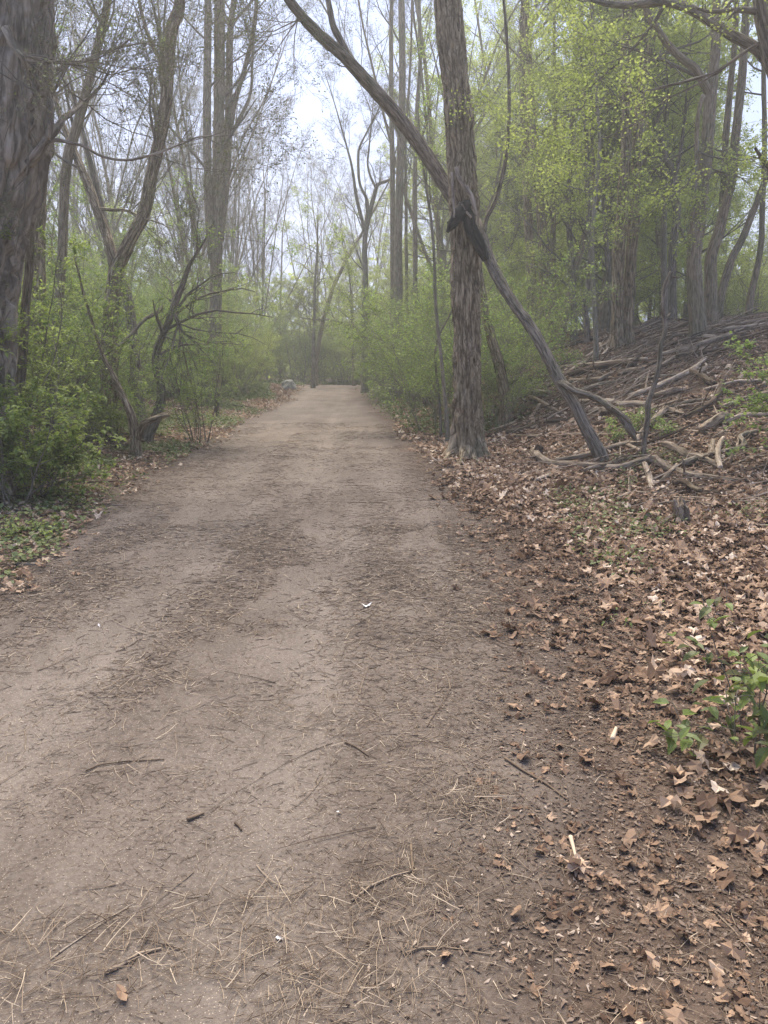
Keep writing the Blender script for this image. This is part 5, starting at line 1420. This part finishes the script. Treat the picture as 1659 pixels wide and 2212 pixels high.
# ------------------------------------------------------------------ single small things on the path
def one_leaf(x, y, size, tint, label, name="fallen_leaf", cat="leaf", mat='litter', lob=1.0, curl=0.5, seed=1):
    global rng
    keep = rng; rng = np.random.default_rng(seed)
    p = G(x, y); mb = MB()
    dead_leaves(mb, np.array([p[0]]), np.array([p[1]]), size, lob, lift=0.01, curl=curl, tmean=tint, tsd=0.0)
    rng = keep
    return tag(mb.build(name, M[mat], loc=tuple(p), smooth=False), label, cat)


def one_stick(pts, label, tint=0.5, name="stick", cat="stick", mat='stick', r=2.5, lift=0.003):
    w = [G(x, y) for x, y in pts]; rr = [rad(y, r, p[1]) * t for (x, y), p, t in zip(pts, w, np.linspace(1, 0.6, len(pts)))]
    w = [p + (0, 0, a * 0.8 + lift) for p, a in zip(w, rr)]
    q, qr, _ = resample(w, rr, 14)
    mb = MB(); mb.tubes(q[None], qr[None], 8, tint, cap=True)
    return tag(mb.build(name, M[mat], loc=tuple(w[0])), label, cat)


one_stick([(1090, 1645), (1130, 1672), (1180, 1705), (1228, 1738)], "long straight dark stick on the right side of the path", 0.35, r=3)
one_stick([(745, 1610), (770, 1622), (797, 1641)], "thin dark stick in the middle of the path", 0.2, r=2)
one_stick([(186, 1675), (215, 1664), (270, 1652), (355, 1647)], "long thin twig lying across the path's left half", 0.3, r=1.8)
one_stick([(228, 2120), (262, 2098), (300, 2078), (350, 2060)], "thickest pale stick at the lower left of the path", 0.75, r=4)
one_stick([(888, 1838), (890, 1870), (893, 1912)], "short dark stick pointing straight at the camera", 0.45, r=3)
one_stick([(405, 1785), (424, 1777), (441, 1769)], "stubby brown stick left of the path's middle", 0.45, r=4.5)
one_stick([(760, 1955), (800, 1930), (850, 1905), (900, 1888)], "curved straw-coloured twig in the lower middle of the path", 0.8, r=2.5)
one_stick([(870, 2080), (910, 2060), (960, 2056), (1060, 2075)], "long bent twig near the bottom of the path, right of the middle", 0.6, r=2.5)
one_stick([(508, 1788), (517, 1793), (522, 1802)], "tiny hooked dark twig", 0.15, r=3)
one_stick([(1322, 1608), (1327, 1592), (1331, 1577)], "pale yellow chip of wood on the right edge of the path", 1.0, name="wood_chip", cat="wood chip", mat='straw', r=6)
one_stick([(1232, 1818), (1238, 1838), (1243, 1858)], "pale stub of wood above the crumpled leaf", 1.0, name="wood_chip", cat="wood chip", mat='straw', r=5)
one_stick([(1540, 1958), (1590, 1985), (1670, 2020)], "dark stick at the right edge low in the picture", 0.3, r=4)
one_stick([(1545, 1405), (1600, 1400), (1662, 1398)], "thin twig by the green sprig at the right edge", 0.3, r=2.5)
one_stick([(1360, 1640), (1420, 1622), (1480, 1610)], "brown twig on the leaf litter left of the sprig", 0.5, r=2.5)
rng = np.random.default_rng(44)
mb = MB(); g = G(1240, 1885)
dead_leaves(mb, g[0] + rng.normal(0, 0.014, 7), g[1] + rng.normal(0, 0.014, 7), 0.075, 1.0, lift=0.022, curl=0.35, tmean=0.8, tsd=0.12)
tag(mb.build("leaf_clump", M['litter'], loc=tuple(g), smooth=False), "crumpled tan leaf clump at the right edge of the path", "leaf clump")
one_leaf(1048, 1326, 0.07, 0.55, "curled orange-brown leaf alone on the path's right half", curl=0.9, seed=5)
one_leaf(1318, 1322, 0.13, 0.62, "big orange-brown oak leaf on the right litter edge", curl=0.7, seed=6)
one_leaf(1120, 1325, 0.06, 0.8, "small pale curled leaf right of the orange-brown one", curl=0.9, seed=7)
one_leaf(265, 2165, 0.05, 0.5, "reddish dead leaf at the bottom left", lob=0.0, curl=0.15, seed=8)
one_leaf(1465, 1690, 0.11, 0.75, "large tan leaf on the lower right litter", curl=0.5, seed=9)
one_leaf(930, 985, 0.2, 0.8, "light orange leaf left of the big tree's foot", curl=0.6, seed=10)
one_leaf(791, 1316, 0.085, 0.9, "small white feather lying in the middle of the path", "feather", "feather", 'feather', lob=0.0, curl=0.4, seed=12)
one_leaf(602, 2042, 0.022, 0.1, "tiny tuft of white down low on the path", "down_feather", "feather", 'feather', lob=0.0, curl=0.6, seed=13)
one_leaf(730, 1765, 0.02, 0.6, "tiny white fluff near the path's lower middle", "down_feather", "feather", 'feather', lob=0.0, curl=0.6, seed=14)
one_leaf(214, 1358, 0.045, 0.3, "small pale yellow scrap on the path's left half", "pale_scrap", "scrap", 'feather', lob=0.0, curl=0.3, seed=15)

# ------------------------------------------------------------------ haze box, added to stand in for a lens veil
mb = MB()
x0, x1, y0, y1, z0, z1 = -110, 110, -20, 150, -4, 26
V = np.array([(x, y, z) for z in (z0, z1) for y in (y0, y1) for x in (x0, x1)], float)
mb.add(V, f4=[(0, 2, 3, 1), (4, 5, 7, 6), (0, 1, 5, 4), (2, 6, 7, 3), (0, 4, 6, 2), (1, 3, 7, 5)])
hm, hn = new_mat("lens_veil_haze")
pv = hn.nodes.new("ShaderNodeVolumePrincipled")
pv.inputs["Color"].default_value = (0.93, 0.96, 0.98, 1)
pv.inputs["Density"].default_value = 0.0041
pv.inputs["Anisotropy"].default_value = 0.45
ho = hn.nodes.new("ShaderNodeOutputMaterial")
hn.links.new(pv.outputs[0], ho.inputs["Volume"])
tag(mb.build("haze", hm, smooth=False), kind='stuff')
